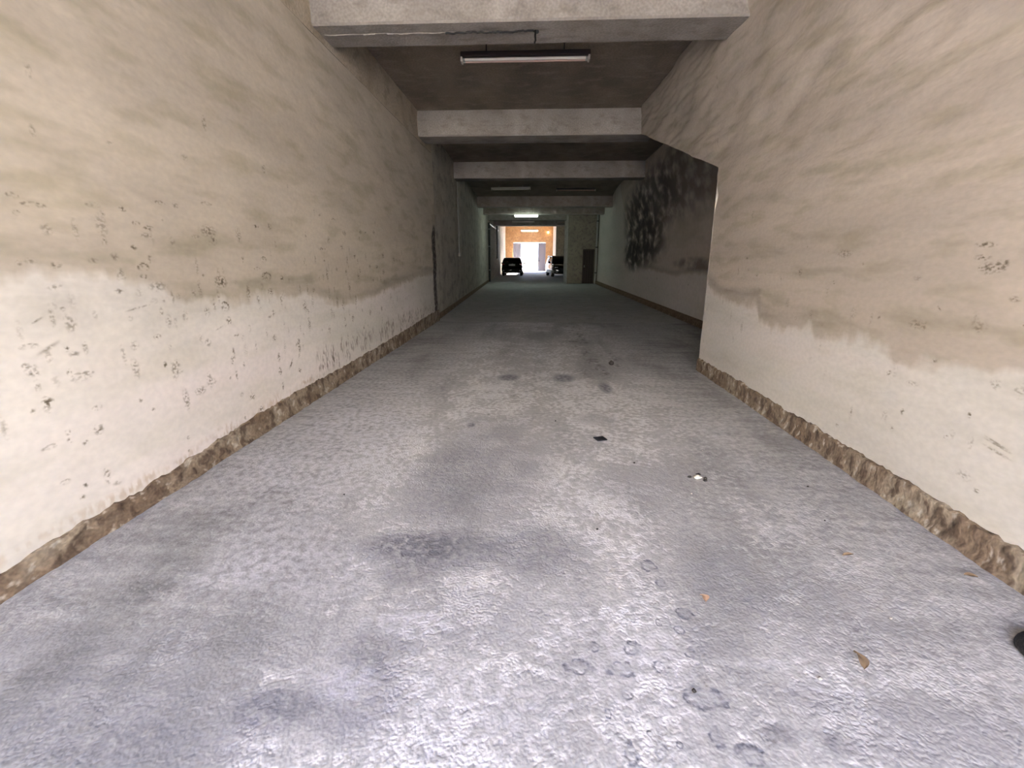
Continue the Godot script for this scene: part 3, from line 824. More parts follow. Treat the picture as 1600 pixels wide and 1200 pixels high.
	var dy := 1.92
	var H := CEIL_Y + 0.05
	quad(s2, Vector3(px, 0, pz), Vector3(dx0, 0, pz), Vector3(dx0, H, pz), Vector3(px, H, pz), Vector3.BACK)
	quad(s2, Vector3(dx0, dy, pz), Vector3(dx1, dy, pz), Vector3(dx1, H, pz), Vector3(dx0, H, pz), Vector3.BACK)
	quad(s2, Vector3(dx1, 0, pz), Vector3(3.7, 0, pz), Vector3(3.7, H, pz), Vector3(dx1, H, pz), Vector3.BACK)
	quad(s2, Vector3(dx0, 0, pz), Vector3(dx0, dy, pz), Vector3(dx0, dy, pz - 0.3), Vector3(dx0, 0, pz - 0.3), Vector3.RIGHT)
	quad(s2, Vector3(dx1, 0, pz), Vector3(dx1, dy, pz), Vector3(dx1, dy, pz - 0.3), Vector3(dx1, 0, pz - 0.3), Vector3.LEFT)
	quad(s2, Vector3(dx0, dy, pz), Vector3(dx1, dy, pz), Vector3(dx1, dy, pz - 0.3), Vector3(dx0, dy, pz - 0.3), Vector3.DOWN)
	quad(s2, Vector3(dx0, 0, pz - 0.3), Vector3(dx1, 0, pz - 0.3), Vector3(dx1, dy, pz - 0.3), Vector3(dx0, dy, pz - 0.3), Vector3.BACK)
	quad(s2, Vector3(px, 0, pb), Vector3(3.9, 0, pb), Vector3(3.9, H, pb), Vector3(px, H, pb), Vector3.FORWARD)
	s2.commit(pr)
	var s3 := mb()
	quad(s3, Vector3(px, 0, pz), Vector3(px, H, pz), Vector3(px, H, pb), Vector3(px, 0, pb), Vector3.LEFT)
	s3.commit(pr)
	pr.surface_set_material(0, M.pier)
	pr.surface_set_material(1, M.grime)
	part("cross_wall", pr, null, wr)
	# parking recess and the last stretch
	part("recess_wall", box_mesh(Vector3(3.6, 0, -45.0), Vector3(3.9, 5.0, pb)), M.grime, wr)
	part("recess_back", box_mesh(Vector3(1.9, 0, -45.3), Vector3(3.9, 6.0, -45.0)), M.pier, wr)
	part("last_stretch", box_mesh(Vector3(1.9, 0, END_Z), Vector3(2.25, 6.0, -45.3)), M.pale, wr)
	var dr := setting("door_1", "small dark plank door at the corner of the cross wall", "door")
	for n in 4:
		var pw := (dx1 - dx0 - 0.10) / 4.0
		part("plank", box_mesh(Vector3(-pw * 0.5 + 0.004, 0.0, -0.02), Vector3(pw * 0.5 - 0.004, dy - 0.07, 0.02), 0.006), M.old_wood, dr, Vector3(dx0 + 0.05 + pw * (n + 0.5), 0.01, pz - 0.2))
	part("lintel_frame", box_mesh(Vector3(dx0, dy - 0.05, pz - 0.24), Vector3(dx1, dy, pz - 0.12), 0.006), M.old_wood, dr)
	part("side_frame", box_mesh(Vector3(dx0, 0, pz - 0.24), Vector3(dx0 + 0.045, dy - 0.05, pz - 0.12), 0.006), M.old_wood, dr)
	part("side_frame", box_mesh(Vector3(dx1 - 0.045, 0, pz - 0.24), Vector3(dx1, dy - 0.05, pz - 0.12), 0.006), M.old_wood, dr)
	part("handle", box_mesh(Vector3(dx0 + 0.1, 0.92, pz - 0.18), Vector3(dx0 + 0.14, 1.04, pz - 0.14), 0.01), M.grey_metal, dr)
	# skirtings
	var br := setting("baseboard_right", "crumbling brown skirting at the foot of the stair enclosure", "skirting")
	skirting(br, flip_line(RIGHT_SKIRT), DOOR_Z, -6.02, -1.0, WALL_R, 441)
	part("skirting_return", box_mesh(Vector3(WALL_R - 0.015, 0, -6.045), Vector3(3.5, 0.12, -6.015), 0.006), M.skirt, br)
	part("far_skirting", box_mesh(Vector3(3.44, 0, -27.5), Vector3(3.57, 0.17, -6.04), 0.015), M.skirt, br)

func flip_line(l: Array) -> Array:
	var r := l.duplicate()
	if r[0][0] < r[-1][0]:
		r.reverse()
	return r

# ================================================================ ceiling and beams
func build_ceiling() -> void:
	var ce := setting("ceiling", "dark mottled brown-grey concrete ceiling crossed by pale concrete beams", "ceiling")
	part("slab", box_mesh(Vector3(-3.9, CEIL_Y, -42.0), Vector3(3.9, CEIL_Y + 0.3, DOOR_Z + 0.3)), M.soffit, ce)
	# z of the face towards the street, thickness, right end
	for b in [[-5.27, 0.52, 2.2], [-9.62, 0.62, 2.2], [-14.4, 0.5, 3.2], [-22.0, 0.5, 3.7], [-25.6, 0.5, 3.7], [-29.4, 0.5, 1.9], [-34.0, 0.5, 3.7]]:
		part("beam", box_mesh(Vector3(left_x(b[0]) - 0.2, BEAM_Y, b[0] - b[1]), Vector3(b[2], CEIL_Y + 0.02, b[0]), 0.018), M.beam, ce)
	# patch of newer render on the second beam, cracked strip under the first
	part("render_patch", box_mesh(Vector3(-1.95, BEAM_Y + 0.02, -9.63), Vector3(0.0, BEAM_Y + 0.17, -9.61), 0.004), M.beam, ce)
	var st := mb()
	var nz := noise(701, 2.5, 4)
	var n := 70
	for i in n:
		var xa := lerpf(-2.22, -0.02, float(i) / n)
		var xb := lerpf(-2.22, -0.02, (i + 1.0) / n)
		var za := -5.475 + nz.get_noise_1d(xa) * 0.02
		var zb := -5.475 + nz.get_noise_1d(xb) * 0.02
		var dp := 0.004 + absf(nz.get_noise_1d(xa * 3.0)) * 0.012
		var a := Vector3(xa, BEAM_Y, za)
		var b := Vector3(xb, BEAM_Y, zb)
		quad(st, a, b, b + Vector3(0, -dp, -0.006), a + Vector3(0, -dp, -0.006), Vector3.BACK)
		quad(st, a + Vector3(0, -dp, -0.006), b + Vector3(0, -dp, -0.006), b + Vector3(0, 0.002, -0.10), a + Vector3(0, 0.002, -0.10), Vector3.DOWN)
	part("loose_render", st.commit(), M.beam, ce)
	# last bays: higher roof, with a narrow opening added to light the end walls
	var hi := 5.3
	part("raised_slab", box_mesh(Vector3(-3.9, hi, END_Z - 0.4), Vector3(-1.1, hi + 0.25, -42.0)), M.pale, ce)
	part("raised_slab", box_mesh(Vector3(-0.1, hi, END_Z - 0.4), Vector3(3.9, hi + 0.25, -42.0)), M.pale, ce)
	part("raised_slab", box_mesh(Vector3(-1.1, hi, END_Z - 0.4), Vector3(-0.1, hi + 0.25, -51.0)), M.pale, ce)
	part("raised_slab", box_mesh(Vector3(-1.1, hi, -47.5), Vector3(-0.1, hi + 0.25, -42.0)), M.pale, ce)
	part("upstand", box_mesh(Vector3(-3.9, CEIL_Y + 0.3, -42.1), Vector3(3.9, hi + 0.2, -41.9)), M.pale, ce)
	part("upstand", box_mesh(Vector3(3.7, 4.0, -45.0), Vector3(3.95, hi + 0.2, -42.0)), M.pale, ce)
	for zz in [-46.5, -49.5]:
		part("roof_joist", box_mesh(Vector3(-3.5, 4.95, zz - 0.12), Vector3(2.0, 5.3, zz + 0.12), 0.01), M.stone, ce)

# ================================================================ far end: stone wall, folding gate
func build_far_end() -> void:
	var wb := setting("wall_back", "warm limestone end wall round the tall far gateway", "wall")
	var gx0 := -2.46
	var gx1 := 1.11
	var gy := 3.1
	part("stone_side", box_mesh(Vector3(-3.7, 0, END_Z - 0.35), Vector3(gx0, 6.0, END_Z)), M.stone, wb)
	part("stone_side", box_mesh(Vector3(gx1, 0, END_Z - 0.35), Vector3(2.3, 6.0, END_Z)), M.stone, wb)
	part("stone_lintel", box_mesh(Vector3(gx0, gy, END_Z - 0.35), Vector3(gx1, 6.0, END_Z)), M.stone, wb)
	# four-leaf gate, the two middle leaves swung away outside
	for s in [[gx0, 0.89, 6.0, "grey ribbed metal gate leaf on the side of the parked hatchback"], [gx1, -0.86, 16.0, "grey ribbed metal gate leaf on the side of the parked van"]]:
		var g := thing("gate_leaf", s[3], "gate", Vector3(s[0], 0.02, END_Z + 0.05), "leaves of the far gate")
		g.rotation_degrees.y = s[2] * (-1.0 if s[1] > 0 else 1.0)
		var wdt: float = absf(s[1])
		var sg: float = signf(s[1])
		part("sheet", box_mesh(Vector3(minf(0, s[1]), 0.03, -0.012), Vector3(maxf(0, s[1]), gy - 0.06, 0.0)), M.gate, g)
		for k in 6:
			part("rib", box_mesh(Vector3(-0.035, 0.08, 0.0), Vector3(0.035, gy - 0.12, 0.03), 0.012), M.gate, g, Vector3(sg * wdt * (k + 0.5) / 6.0, 0, 0))
		for yy in [0.03, gy - 0.14]:
			part("rail", box_mesh(Vector3(minf(0, s[1]), yy, 0.0), Vector3(maxf(0, s[1]), yy + 0.07, 0.04), 0.008), M.gate, g)
		part("bolt", box_mesh(Vector3(-0.05, 1.1, 0.03), Vector3(0.05, 1.2, 0.07), 0.01), M.dark_pipe, g, Vector3(sg * (wdt - 0.1), 0, 0))

# ================================================================ the street behind the camera and the yard past the gate
func build_street() -> void:
	var gr := setting("ground_street", "sunlit paved street outside the two openings", "street")
	part("paving", box_mesh(Vector3(-30, -0.4, DOOR_Z + 0.3), Vector3(30, -0.02, 30)), M.street, gr)
	part("yard_paving", box_mesh(Vector3(-30, -0.4, -95), Vector3(30, -0.02, END_Z - 0.3)), M.street, gr)
	var wf := setting("wall_front", "outer front of the building above and beside the wide street opening", "wall")
	part("lintel", box_mesh(Vector3(-8, 3.6, DOOR_Z), Vector3(8, 4.7, DOOR_Z + 0.3)), M.facade, wf)
	part("jamb", box_mesh(Vector3(-8, 0, DOOR_Z), Vector3(WALL_L - 0.02, 3.6, DOOR_Z + 0.3)), M.facade, wf)
	part("jamb", box_mesh(Vector3(WALL_R + 0.02, 0, DOOR_Z), Vector3(8, 3.6, DOOR_Z + 0.3)), M.facade, wf)
	# limestone house across the street, lit by the sun
	var hs := setting("wall_opposite", "sunlit limestone house front across the street", "wall")
	var st := mb()
	var fz := 11.0
	box(st, Vector3(-22, 0, fz + 0.3), Vector3(22, 7.5, fz + 1.0))
	part("wall_core", st.commit(), M.facade, hs)
	var cols := [-18.0, -12.5, -7.0, -1.5, 4.0, 9.5, 15.0]
	for i in cols.size():
		part("pilaster", box_mesh(Vector3(cols[i] - 1.9, 0, fz), Vector3(cols[i] + 1.9, 7.5, fz + 0.32), 0.02), M.facade, hs)
	for i in cols.size() - 1:
		var cx: float = (cols[i] + cols[i + 1]) * 0.5
		part("spandrel", box_mesh(Vector3(cx - 0.85, 2.6, fz), Vector3(cx + 0.85, 4.2, fz + 0.32), 0.02), M.facade, hs)
		part("window_shutter", box_mesh(Vector3(cx - 0.85, 4.2, fz + 0.18), Vector3(cx + 0.85, 6.2, fz + 0.3), 0.02), M.old_wood, hs)
		part("house_door", box_mesh(Vector3(cx - 0.85, 0, fz + 0.18), Vector3(cx + 0.85, 2.6, fz + 0.3), 0.02), M.old_wood, hs)

# ================================================================ tube lights
func tube_light(label: String, at: Vector3, length: float, tubes: Array, body: Material, group: String, drop := 0.0, tilt := 0.0) -> Node3D:
	var t := thing("fluorescent_light", label, "light", at, group)
	t.rotation.z = tilt
	var hl := length * 0.5
	part("housing", box_mesh(Vector3(-hl, 0.0, -0.06), Vector3(hl, 0.055, 0.06), 0.008), body, t)
	if drop > 0.0:
		for s in [-0.6, 0.6]:
			part("hanger", tube_mesh([Vector3(hl * s, 0.05, 0), Vector3(hl * s, 0.05 + drop, 0)], 0.008, 6), body, t)
	for s in [-1.0, 1.0]:
		part("lamp_holder", box_mesh(Vector3(-0.012, -0.055, -0.055), Vector3(0.012, 0.0, 0.055), 0.006), M.white_metal, t, Vector3(s * (hl - 0.014), 0, 0))
	if tubes[0] == M.tube_on:
		var rr := []
		for x in [-hl + 0.028, -hl + 0.05, hl - 0.05, hl - 0.028]:
			var k := 0.8 if absf(x) > hl - 0.04 else 1.0
			var q := []
			for n in 12:
				var an := TAU * n / 12.0
				q.append(Vector3(x, -0.055 + 0.055 * k * sin(an), 0.075 * k * cos(an)))
			rr.append(q)
		part("bloom_shell", loft(rr), M.tube_on, t)  # wide glowing shell in place of thin tubes, shaped to imitate their bloom
		return t
	var zs := [0.0] if tubes.size() == 1 else [0.032, -0.032]
	for k in tubes.size():
		var tb := part("tube", tube_mesh([Vector3(-hl + 0.03, -0.03, zs[k]), Vector3(hl - 0.03, -0.03, zs[k])], 0.017, 12), tubes[k], t)
		for s in [-1.0, 1.0]:
			part("tube_cap", tube_mesh([Vector3(s * (hl - 0.03), -0.03, zs[k]), Vector3(s * (hl - 0.055), -0.03, zs[k])], 0.0178, 12), M.grey_metal, tb)
	return t

func lamp(at: Vector3, span: float, energy: float, color: Color, parent: Node) -> void:
	for k in [-1.0, 0.0, 1.0]:
		var l := OmniLight3D.new()
		l.name = "glow"
		l.light_energy = energy / 3.0
		l.light_color = color
		l.light_size = 0.04
		l.omni_range = 30.0
		l.omni_attenuation = 2.0
		l.shadow_enabled = true
		l.position = at + Vector3(k * span * 0.36, 0, 0)
		parent.add_child(l, true)

func build_lights() -> void:
	tube_light("unlit twin tube light hanging just behind the first beam", Vector3(-0.165, 3.84, -6.66), 1.62, [M.tube_off, M.tube_dim], M.brown_metal, "", 0.19)
	tube_light("unlit grey tube light with a broken cover, left of the pair deep inside", Vector3(-0.97, 3.97, -18.9), 1.5, [M.tube_off], M.white_metal, "unlit pair of tube lights", 0.06, 0.012)
	tube_light("unlit dim tube light nearer the set-back wall, right of the pair deep inside", Vector3(1.52, 3.97, -19.2), 1.5, [M.tube_dim], M.brown_metal, "unlit pair of tube lights", 0.06)
	var a := tube_light("glowing tube light, the nearer and larger of the two lit ones", Vector3(-0.5, 3.60, -25.45), 1.26, [M.tube_on, M.tube_on], M.white_metal, "lit tube lights", 0.43)
	lamp(Vector3(0, -0.16, 0), 1.2, 0.15, Color(0.88, 1.0, 0.94), a)
	tube_light("unlit pale tube light between the two glowing ones", Vector3(-0.85, 3.80, -32.9), 1.5, [M.tube_off], M.white_metal, "", 0.23)
	tube_light("unlit tube light half hidden by the cross wall corner", Vector3(2.2, 3.80, -32.9), 1.5, [M.tube_dim], M.grey_metal, "", 0.23)
	var b := tube_light("glowing tube light before the bright gateway, the farther of the lit ones", Vector3(-0.55, 3.86, -43.5), 1.54, [M.tube_on, M.tube_on], M.white_metal, "lit tube lights", 1.38)
	lamp(Vector3(0, -0.16, 0), 1.5, 0.13, Color(0.88, 1.0, 0.95), b)
	var w := thing("wall_lamp", "small bright bulb high on the stone end wall", "light", Vector3(1.35, 4.17, END_Z))
	part("base", box_mesh(Vector3(-0.05, 0.05, 0), Vector3(0.05, 0.15, 0.06), 0.01), M.white_metal, w)
	part("bulb", lathe([Vector2(0.0, -0.09), Vector2(0.05, -0.075), Vector2(0.075, -0.03), Vector2(0.07, 0.02), Vector2(0.03, 0.07), Vector2(0.0, 0.08)], 14), M.bulb, w, Vector3(0, 0, 0.09))
	var o := OmniLight3D.new()
	o.name = "bulb_glow"
	o.light_energy = 0.01
	o.light_color = Color(1.0, 0.9, 0.75)
	o.light_size = 0.05
	o.shadow_enabled = true
	o.omni_range = 20.0
	o.omni_attenuation = 2.0
	o.position = Vector3(0, 0, 0.09)
	w.add_child(o)

# ================================================================ pipes and cables
func build_pipes() -> void:
	var t := thing("conduit", "thin pale conduit running down the dark part of the cream wall", "conduit", Vector3(left_x(-15.0) + 0.02, 0, -15.0))
	part("pipe", tube_mesh([Vector3(0, 1.56, 0), Vector3(0, 3.64, 0)], 0.016, 8), M.pvc, t)
	for yy in [1.9, 2.6, 3.3]:
		part("clip", box_mesh(Vector3(-0.02, yy, -0.025), Vector3(0.02, yy + 0.025, 0.025), 0.004), M.pvc, t)
	part("socket_box", box_mesh(Vector3(-0.02, 1.47, -0.05), Vector3(0.035, 1.57, 0.05), 0.008), M.white_metal, t)
	var p := thing("downpipe", "grey downpipe in the corner beside the small dark door", "pipe", Vector3(3.45, 0, -27.40))
	part("pipe", tube_mesh([Vector3(0, 0.02, 0), Vector3(0, 3.9, 0)], 0.055, 12), M.pvc, p)
	for yy in [0.6, 2.0, 3.4]:
		part("bracket", tube_mesh([Vector3(0, yy, 0), Vector3(0, yy + 0.05, 0)], 0.066, 12), M.dark_pipe, p)
	var q := thing("downpipe", "dark downpipe against the wall before the parked hatchback", "pipe", Vector3(left_x(-29.3) + 0.06, 0, -29.3))
	part("pipe", tube_mesh([Vector3(0, 0.02, 0), Vector3(0, 3.3, 0), Vector3(-0.02, 3.5, 0)], 0.06, 12), M.dark_pipe, q)
	for yy in [0.7, 2.1, 3.1]:
		part("bracket", tube_mesh([Vector3(0, yy, 0), Vector3(0, yy + 0.05, 0)], 0.07, 12), M.pvc, q)
	var h := thing("conduit", "pale pipe running level along the wall above the parked hatchback", "conduit", Vector3.ZERO)
	part("pipe", tube_mesh([Vector3(left_x(-29.6) + 0.07, 3.45, -29.6), Vector3(left_x(-34.0) + 0.07, 3.5, -34.0), Vector3(left_x(-38.5) + 0.07, 3.56, -38.5)], 0.05, 10), M.white_metal, h)
	for zz in [-31.0, -34.0, -37.0]:
		part("bracket", box_mesh(Vector3(left_x(zz) - 0.01, 3.42, zz - 0.02), Vector3(left_x(zz) + 0.09, 3.46, zz + 0.02)), M.dark_pipe, h)
	var v := thing("downpipe", "black pipe dropping from the level pipe behind the hatchback", "pipe", Vector3(left_x(-34.7) + 0.20, 0, -34.7))
	part("pipe", tube_mesh([Vector3(0, 1.4, 0), Vector3(0, 4.0, 0)], 0.05, 10), M.black, v)
	part("bracket", tube_mesh([Vector3(0, 2.4, 0), Vector3(0, 2.45, 0)], 0.06, 10), M.dark_pipe, v)
	# cable under the first beam
	var c := thing("electric_cable", "frayed black cable along the underside of the first beam", "cable", Vector3(0, BEAM_Y, -5.46))
	var nz := noise(811, 6.0, 3)
	var pts := []
	for i in 60:
		var x := lerpf(-0.95, -0.03, i / 59.0)
		pts.append(Vector3(x, -0.012 - absf(nz.get_noise_1d(x * 2.0)) * 0.012, nz.get_noise_1d(x) * 0.03))
	part("run", tube_mesh(pts, 0.009, 7), M.black, c)
	var e: Vector3 = pts[-1]
	part("bundle", tube_mesh([e, e + Vector3(0.012, -0.012, 0.02), e + Vector3(0.02, -0.02, 0.045)], 0.016, 7), M.black, c)
	part("tail", tube_mesh([e, e + Vector3(-0.006, -0.015, -0.06), e + Vector3(0.0, -0.012, -0.16), e + Vector3(-0.01, -0.004, -0.24)], 0.010, 7), M.black, c)

# ================================================================ cars
# ring of a car body at length position z: half widths and heights from sill to roof
func ring(z: float, prof: Array) -> Array:
	var r := []
	for p in prof:
		r.append(Vector3(p[0], p[1], z))
	for i in range(prof.size() - 1, -1, -1):
		r.append(Vector3(-prof[i][0], prof[i][1], z))
	return r

func wheel(parent: Node, at: Vector3, r: float, w: float) -> void:
	var t := part("wheel", lathe([Vector2(r * 0.62, -w * 0.5), Vector2(r * 0.94, -w * 0.5), Vector2(r, -w * 0.36), Vector2(r, w * 0.36), Vector2(r * 0.94, w * 0.5), Vector2(r * 0.62, w * 0.5)], 24), M.tyre, parent, at)
	t.rotation_degrees.z = 90.0
	part("rim", lathe([Vector2(0.0, -w * 0.44), Vector2(r * 0.2, -w * 0.46), Vector2(r * 0.62, -w * 0.38), Vector2(r * 0.64, 0.0), Vector2(r * 0.62, w * 0.38), Vector2(r * 0.2, w * 0.46), Vector2(0.0, w * 0.44)], 20), M.rim, t)

func build_cars() -> void:
	# hatchback seen from behind: own +z is the tail
	var c := thing("hatchback_car", "dark hatchback parked tail out against the wall, seen from behind", "car", Vector3(-1.93, 0, -41.5))
	var B := []
	for s in [[2.10, 0.80, 0.34, 0.62], [2.16, 0.84, 0.32, 0.74], [2.12, 0.86, 0.28, 0.96], [1.80, 0.87, 0.24, 1.00], [0.6, 0.88, 0.22, 0.98], [-0.7, 0.88, 0.22, 0.94], [-1.5, 0.86, 0.24, 0.86], [-1.95, 0.80, 0.28, 0.74], [-2.12, 0.68, 0.34, 0.60]]:
		var w: float = s[1]
		var lo: float = s[2]
		var hi: float = s[3]
		B.append(ring(s[0], [[w * 0.80, lo], [w * 0.96, lo + 0.06], [w, lerpf(lo, hi, 0.45)], [w * 0.985, lerpf(lo, hi, 0.8)], [w * 0.93, hi - 0.02], [w * 0.80, hi]]))
	part("body", loft(B), M.car_paint, c)
	var G := []
	for s in [[2.04, 0.80, 0.92, 1.02, 0.76], [1.94, 0.80, 0.92, 1.22, 0.70], [1.78, 0.79, 0.92, 1.41, 0.62], [1.60, 0.79, 0.92, 1.455, 0.60], [0.4, 0.80, 0.90, 1.46, 0.61], [-0.4, 0.80, 0.88, 1.40, 0.60], [-1.2, 0.78, 0.84, 0.92, 0.72]]:
		G.append(ring(s[0], [[s[1], s[2]], [lerpf(s[1], s[4], 0.5), lerpf(s[2], s[3], 0.55)], [s[4], s[3] - 0.03], [s[4] - 0.06, s[3]]]))
	part("cabin", loft(G), M.car_glass, c)
	var rf := []
	for s in [[2.0, 1.44, 0.60], [1.9, 1.475, 0.64], [1.4, 1.49, 0.645], [0.4, 1.49, 0.64], [-0.35, 1.43, 0.62]]:
		rf.append(ring(s[0], [[s[2], s[1] - 0.05], [s[2], s[1] - 0.015], [s[2] - 0.08, s[1]]]))
	part("roof", loft(rf), M.car_paint, c)
	for sx in [-1.0, 1.0]:
		part("rear_pillar", tube_mesh([Vector3(sx * 0.80, 0.96, 2.02), Vector3(sx * 0.72, 1.25, 1.93), Vector3(sx * 0.62, 1.44, 1.82)], 0.05, 8), M.car_paint, c)
		part("tail_light", box_mesh(Vector3(-0.10, 0.80, -0.04), Vector3(0.10, 1.0, 0.05), 0.03), M.tail, c, Vector3(sx * 0.72, 0, 2.08))
		part("reflector", box_mesh(Vector3(-0.06, 0.42, -0.02), Vector3(0.06, 0.48, 0.03), 0.01), M.lens, c, Vector3(sx * 0.68, 0, 2.14))
		part("door_mirror", box_mesh(Vector3(-0.09, 0.95, -0.07), Vector3(0.09, 1.08, 0.05), 0.03), M.car_paint, c, Vector3(sx * 0.97, 0, -0.6))
		wheel(c, Vector3(sx * 0.76, 0.31, 1.35), 0.31, 0.2)
		wheel(c, Vector3(sx * 0.76, 0.31, -1.30), 0.31, 0.2)
	part("number_plate", box_mesh(Vector3(-0.26, 0.84, 2.13), Vector3(0.26, 0.95, 2.16), 0.006), M.plate, c)
	part("tailgate_emblem", lathe([Vector2(0.0, -0.02), Vector2(0.05, -0.015), Vector2(0.055, 0.0), Vector2(0.05, 0.015), Vector2(0.0, 0.02)], 12), M.chrome, c, Vector3(0.06, 1.0, 2.10))
	part("bumper_strip", box_mesh(Vector3(-0.55, 0.24, 2.06), Vector3(0.55, 0.30, 2.17), 0.02), M.chrome, c)
	part("rear_wiper", tube_mesh([Vector3(0.0, 1.04, 2.05), Vector3(-0.3, 1.1, 2.02)], 0.012, 6), M.black, c)
	# van facing the camera: own +z is the nose
	var v := thing("van", "black van parked nose out beside the cross wall", "van", Vector3(2.02, 0, -39.7))
	v.rotation_degrees.y = 7.0
	B = []
	for s in [[2.15, 0.74, 0.30, 0.62], [2.10, 0.84, 0.26, 0.80], [1.85, 0.89, 0.24, 0.93], [1.2, 0.91, 0.22, 1.03], [0.3, 0.92, 0.22, 1.08], [-1.6, 0.92, 0.22, 1.08], [-2.1, 0.88, 0.28, 1.05]]:
		var w2: float = s[1]
		var lo2: float = s[2]
		var hi2: float = s[3]
		B.append(ring(s[0], [[w2 * 0.82, lo2], [w2 * 0.97, lo2 + 0.06], [w2, lerpf(lo2, hi2, 0.5)], [w2 * 0.98, lerpf(lo2, hi2, 0.82)], [w2 * 0.92, hi2 - 0.02], [w2 * 0.80, hi2]]))
	part("body", loft(B), M.van_paint, v)
	G = []
	for s in [[1.30, 0.84, 0.95, 1.04, 0.80], [0.75, 0.84, 0.98, 1.50, 0.72], [0.45, 0.84, 1.0, 1.60, 0.70], [-1.6, 0.84, 1.0, 1.62, 0.70], [-2.02, 0.82, 1.0, 1.5, 0.70]]:
		G.append(ring(s[0], [[s[1], s[2]], [lerpf(s[1], s[4], 0.5), lerpf(s[2], s[3], 0.55)], [s[4], s[3] - 0.03], [s[4] - 0.06, s[3]]]))
	part("cabin", loft(G), M.car_glass, v)
	rf = []
	for s in [[0.72, 1.52, 0.72], [0.45, 1.62, 0.74], [-0.5, 1.65, 0.745], [-1.7, 1.65, 0.74], [-2.0, 1.55, 0.72]]:
		rf.append(ring(s[0], [[s[2], s[1] - 0.06], [s[2], s[1] - 0.02], [s[2] - 0.08, s[1]]]))
	part("roof", loft(rf), M.van_paint, v)
	for sx in [-1.0, 1.0]:
		part("windscreen_pillar", tube_mesh([Vector3(sx * 0.83, 1.02, 1.28), Vector3(sx * 0.74, 1.5, 0.75), Vector3(sx * 0.72, 1.6, 0.5)], 0.045, 8), M.van_paint, v)
		part("headlight", box_mesh(Vector3(-0.17, 0.66, -0.10), Vector3(0.17, 0.80, 0.06), 0.05), M.lens, v, Vector3(sx * 0.62, 0, 2.06))
		part("fog_light", box_mesh(Vector3(-0.07, 0.36, -0.05), Vector3(0.07, 0.48, 0.03), 0.03), M.lens, v, Vector3(sx * 0.58, 0, 2.14))
		part("door_mirror", box_mesh(Vector3(-0.11, 1.02, -0.08), Vector3(0.11, 1.20, 0.06), 0.04), M.van_paint, v, Vector3(sx * 1.02, 0, 0.95))
		wheel(v, Vector3(sx * 0.79, 0.32, 1.35), 0.32, 0.21)
		wheel(v, Vector3(sx * 0.79, 0.32, -1.30), 0.32, 0.21)
	part("grille", box_mesh(Vector3(-0.42, 0.52, 2.08), Vector3(0.42, 0.64, 2.17), 0.02), M.black, v)
	part("number_plate", box_mesh(Vector3(-0.26, 0.38, 2.15), Vector3(0.26, 0.49, 2.18), 0.006), M.plastic, v)
	part("bonnet_strip", box_mesh(Vector3(-0.4, 0.655, 2.10), Vector3(0.4, 0.675, 2.16), 0.006), M.chrome, v)

# ================================================================ things lying about
func leaf_mesh(length: float, width: float, curl: float) -> ArrayMesh:
	return sheet(8, 4, func(i: int, j: int) -> Array:
		var t := i / 8.0
		var s := j / 4.0 - 0.5
		var wd := width * pow(sin(PI * pow(t, 0.7)), 1.3) + 0.001
		return [Vector3((t - 0.5) * length, 0.004 + absf(s) * curl + sin(t * PI) * curl * 0.7, s * wd + sin(t * PI) * width * 0.35), Vector2(t, j / 4.0)])

func lump(r: Vector3, sd: int) -> ArrayMesh:
	var nz := noise(sd, 1.5, 2)
	var rings := []
	for p in 7:
		var a := -PI * 0.5 + PI * p / 6.0
		var rr := []
		for k in 9:
			var b := TAU * k / 9.0
			var v := Vector3(cos(a) * cos(b), sin(a), cos(a) * sin(b))
			rr.append(v * (1.0 + nz.get_noise_3dv(v) * 0.5) * r + Vector3(0, r.y * 0.85, 0))
		rings.append(rr)
	return loft(rings)

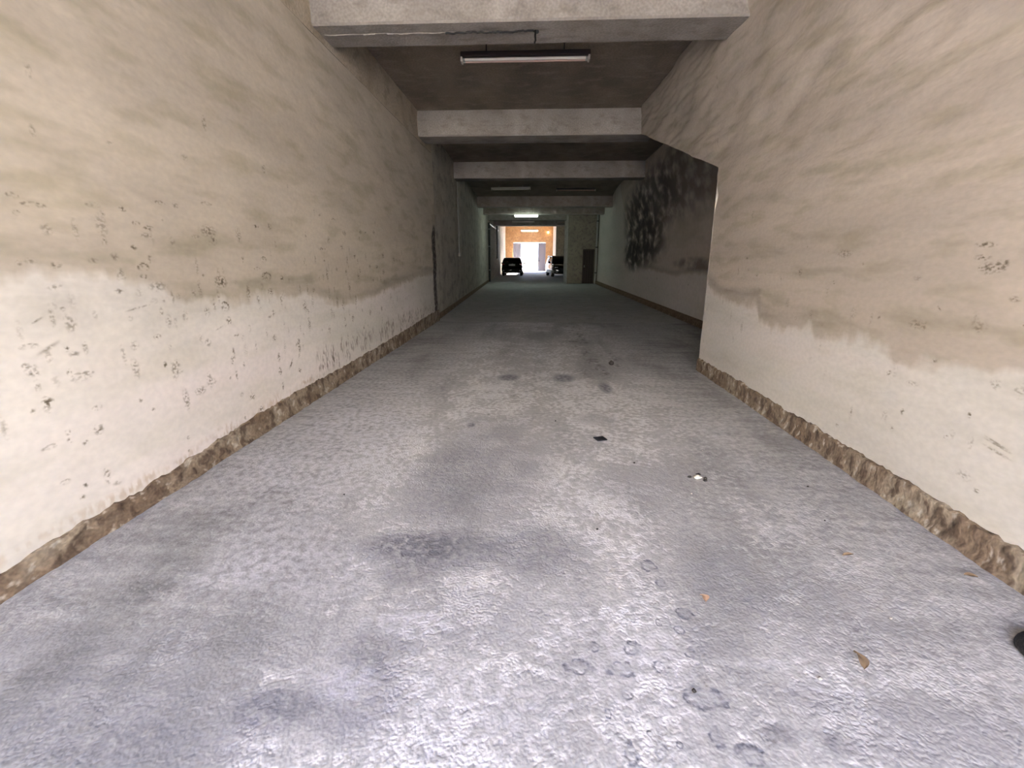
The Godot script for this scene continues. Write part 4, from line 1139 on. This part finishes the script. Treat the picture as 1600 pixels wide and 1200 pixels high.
func build_small_things() -> void:
	for s in [[1.18, -1.40, 0.085, 0.032, 78.0, "curled brown dead leaf, the largest one lying on the floor", M.leaf], [0.73, -1.69, 0.045, 0.03, 100.0, "small pale orange dead leaf near the middle of the floor", M.leaf2], [1.54, -2.03, 0.06, 0.02, 10.0, "thin dry leaf scrap in front of the stair enclosure", M.leaf], [2.0, -1.9, 0.05, 0.03, -20.0, "dry leaf scrap lying close to the brown skirting", M.leaf]]:
		var o := part("dead_leaf", leaf_mesh(s[2], s[3], 0.012), s[6], self, Vector3(s[0], 0.004, s[1]))
		o.rotation_degrees.y = s[4]
		tag(o, s[5], "leaf", "dead leaves on the floor")
	var pl := part("plastic_scrap", box_mesh(Vector3(-0.045, 0.0, -0.04), Vector3(0.045, 0.008, 0.04), 0.003), M.plastic, self, Vector3(0.54, 0.004, -3.49))
	pl.rotation_degrees.y = 20.0
	tag(pl, "flat dark square scrap lying alone on the concrete", "scrap")
	var pp := thing("litter_scrap", "crumpled scrap of white paper with dark bits on the floor", "litter", Vector3(1.09, 0.004, -2.83))
	part("paper", lump(Vector3(0.025, 0.012, 0.018), 3), M.paper, pp)
	for s in [[-0.05, -0.01], [0.02, -0.05], [0.045, 0.005], [0.035, 0.035]]:
		part("dark_bit", lump(Vector3(0.015, 0.007, 0.01), int(100 * s[0]) + 9), M.dark_bit, pp, Vector3(s[0], 0, s[1]))
	var lm := part("rubble_lump", lump(Vector3(0.035, 0.03, 0.03), 12), M.dark_bit, self, Vector3(1.06, 0.0, -6.23))
	tag(lm, "small black lump lying on the floor near the recess", "lump")
	var st := part("rubber_stop", lathe([Vector2(0.0, 0.046), Vector2(0.06, 0.046), Vector2(0.09, 0.042), Vector2(0.112, 0.030), Vector2(0.12, 0.014), Vector2(0.12, 0.003), Vector2(0.116, 0.0), Vector2(0.0, 0.0)], 28), M.rubber, self, Vector3(1.915, 0.004, -1.44))
	tag(st, "rounded black rubber lump with a dusty top at the right edge", "rubber stop")
	var spots := [[1.62, -2.35], [0.98, -2.62], [0.72, -3.05], [1.28, -3.3], [0.35, -2.2], [1.15, -4.2], [-1.15, -2.5], [-0.9, -1.75], [0.55, -1.25], [1.45, -1.62], [1.75, -2.75], [-1.5, -3.1], [0.2, -3.9], [1.0, -1.32]]
	for n in spots.size():
		var o := part("pebble", lump(Vector3(0.006, 0.004, 0.005) * (0.8 + 0.6 * fposmod(n * 0.37, 1.0)), n + 40), M.pebble if n % 2 else M.dark_bit, self, Vector3(spots[n][0], 0.002, spots[n][1]))
		tag(o, "tiny pale pebble lying on the grey concrete floor" if n % 2 else "tiny dark pebble lying on the grey concrete floor", "pebble", "pale pebbles on the floor" if n % 2 else "dark pebbles on the floor")
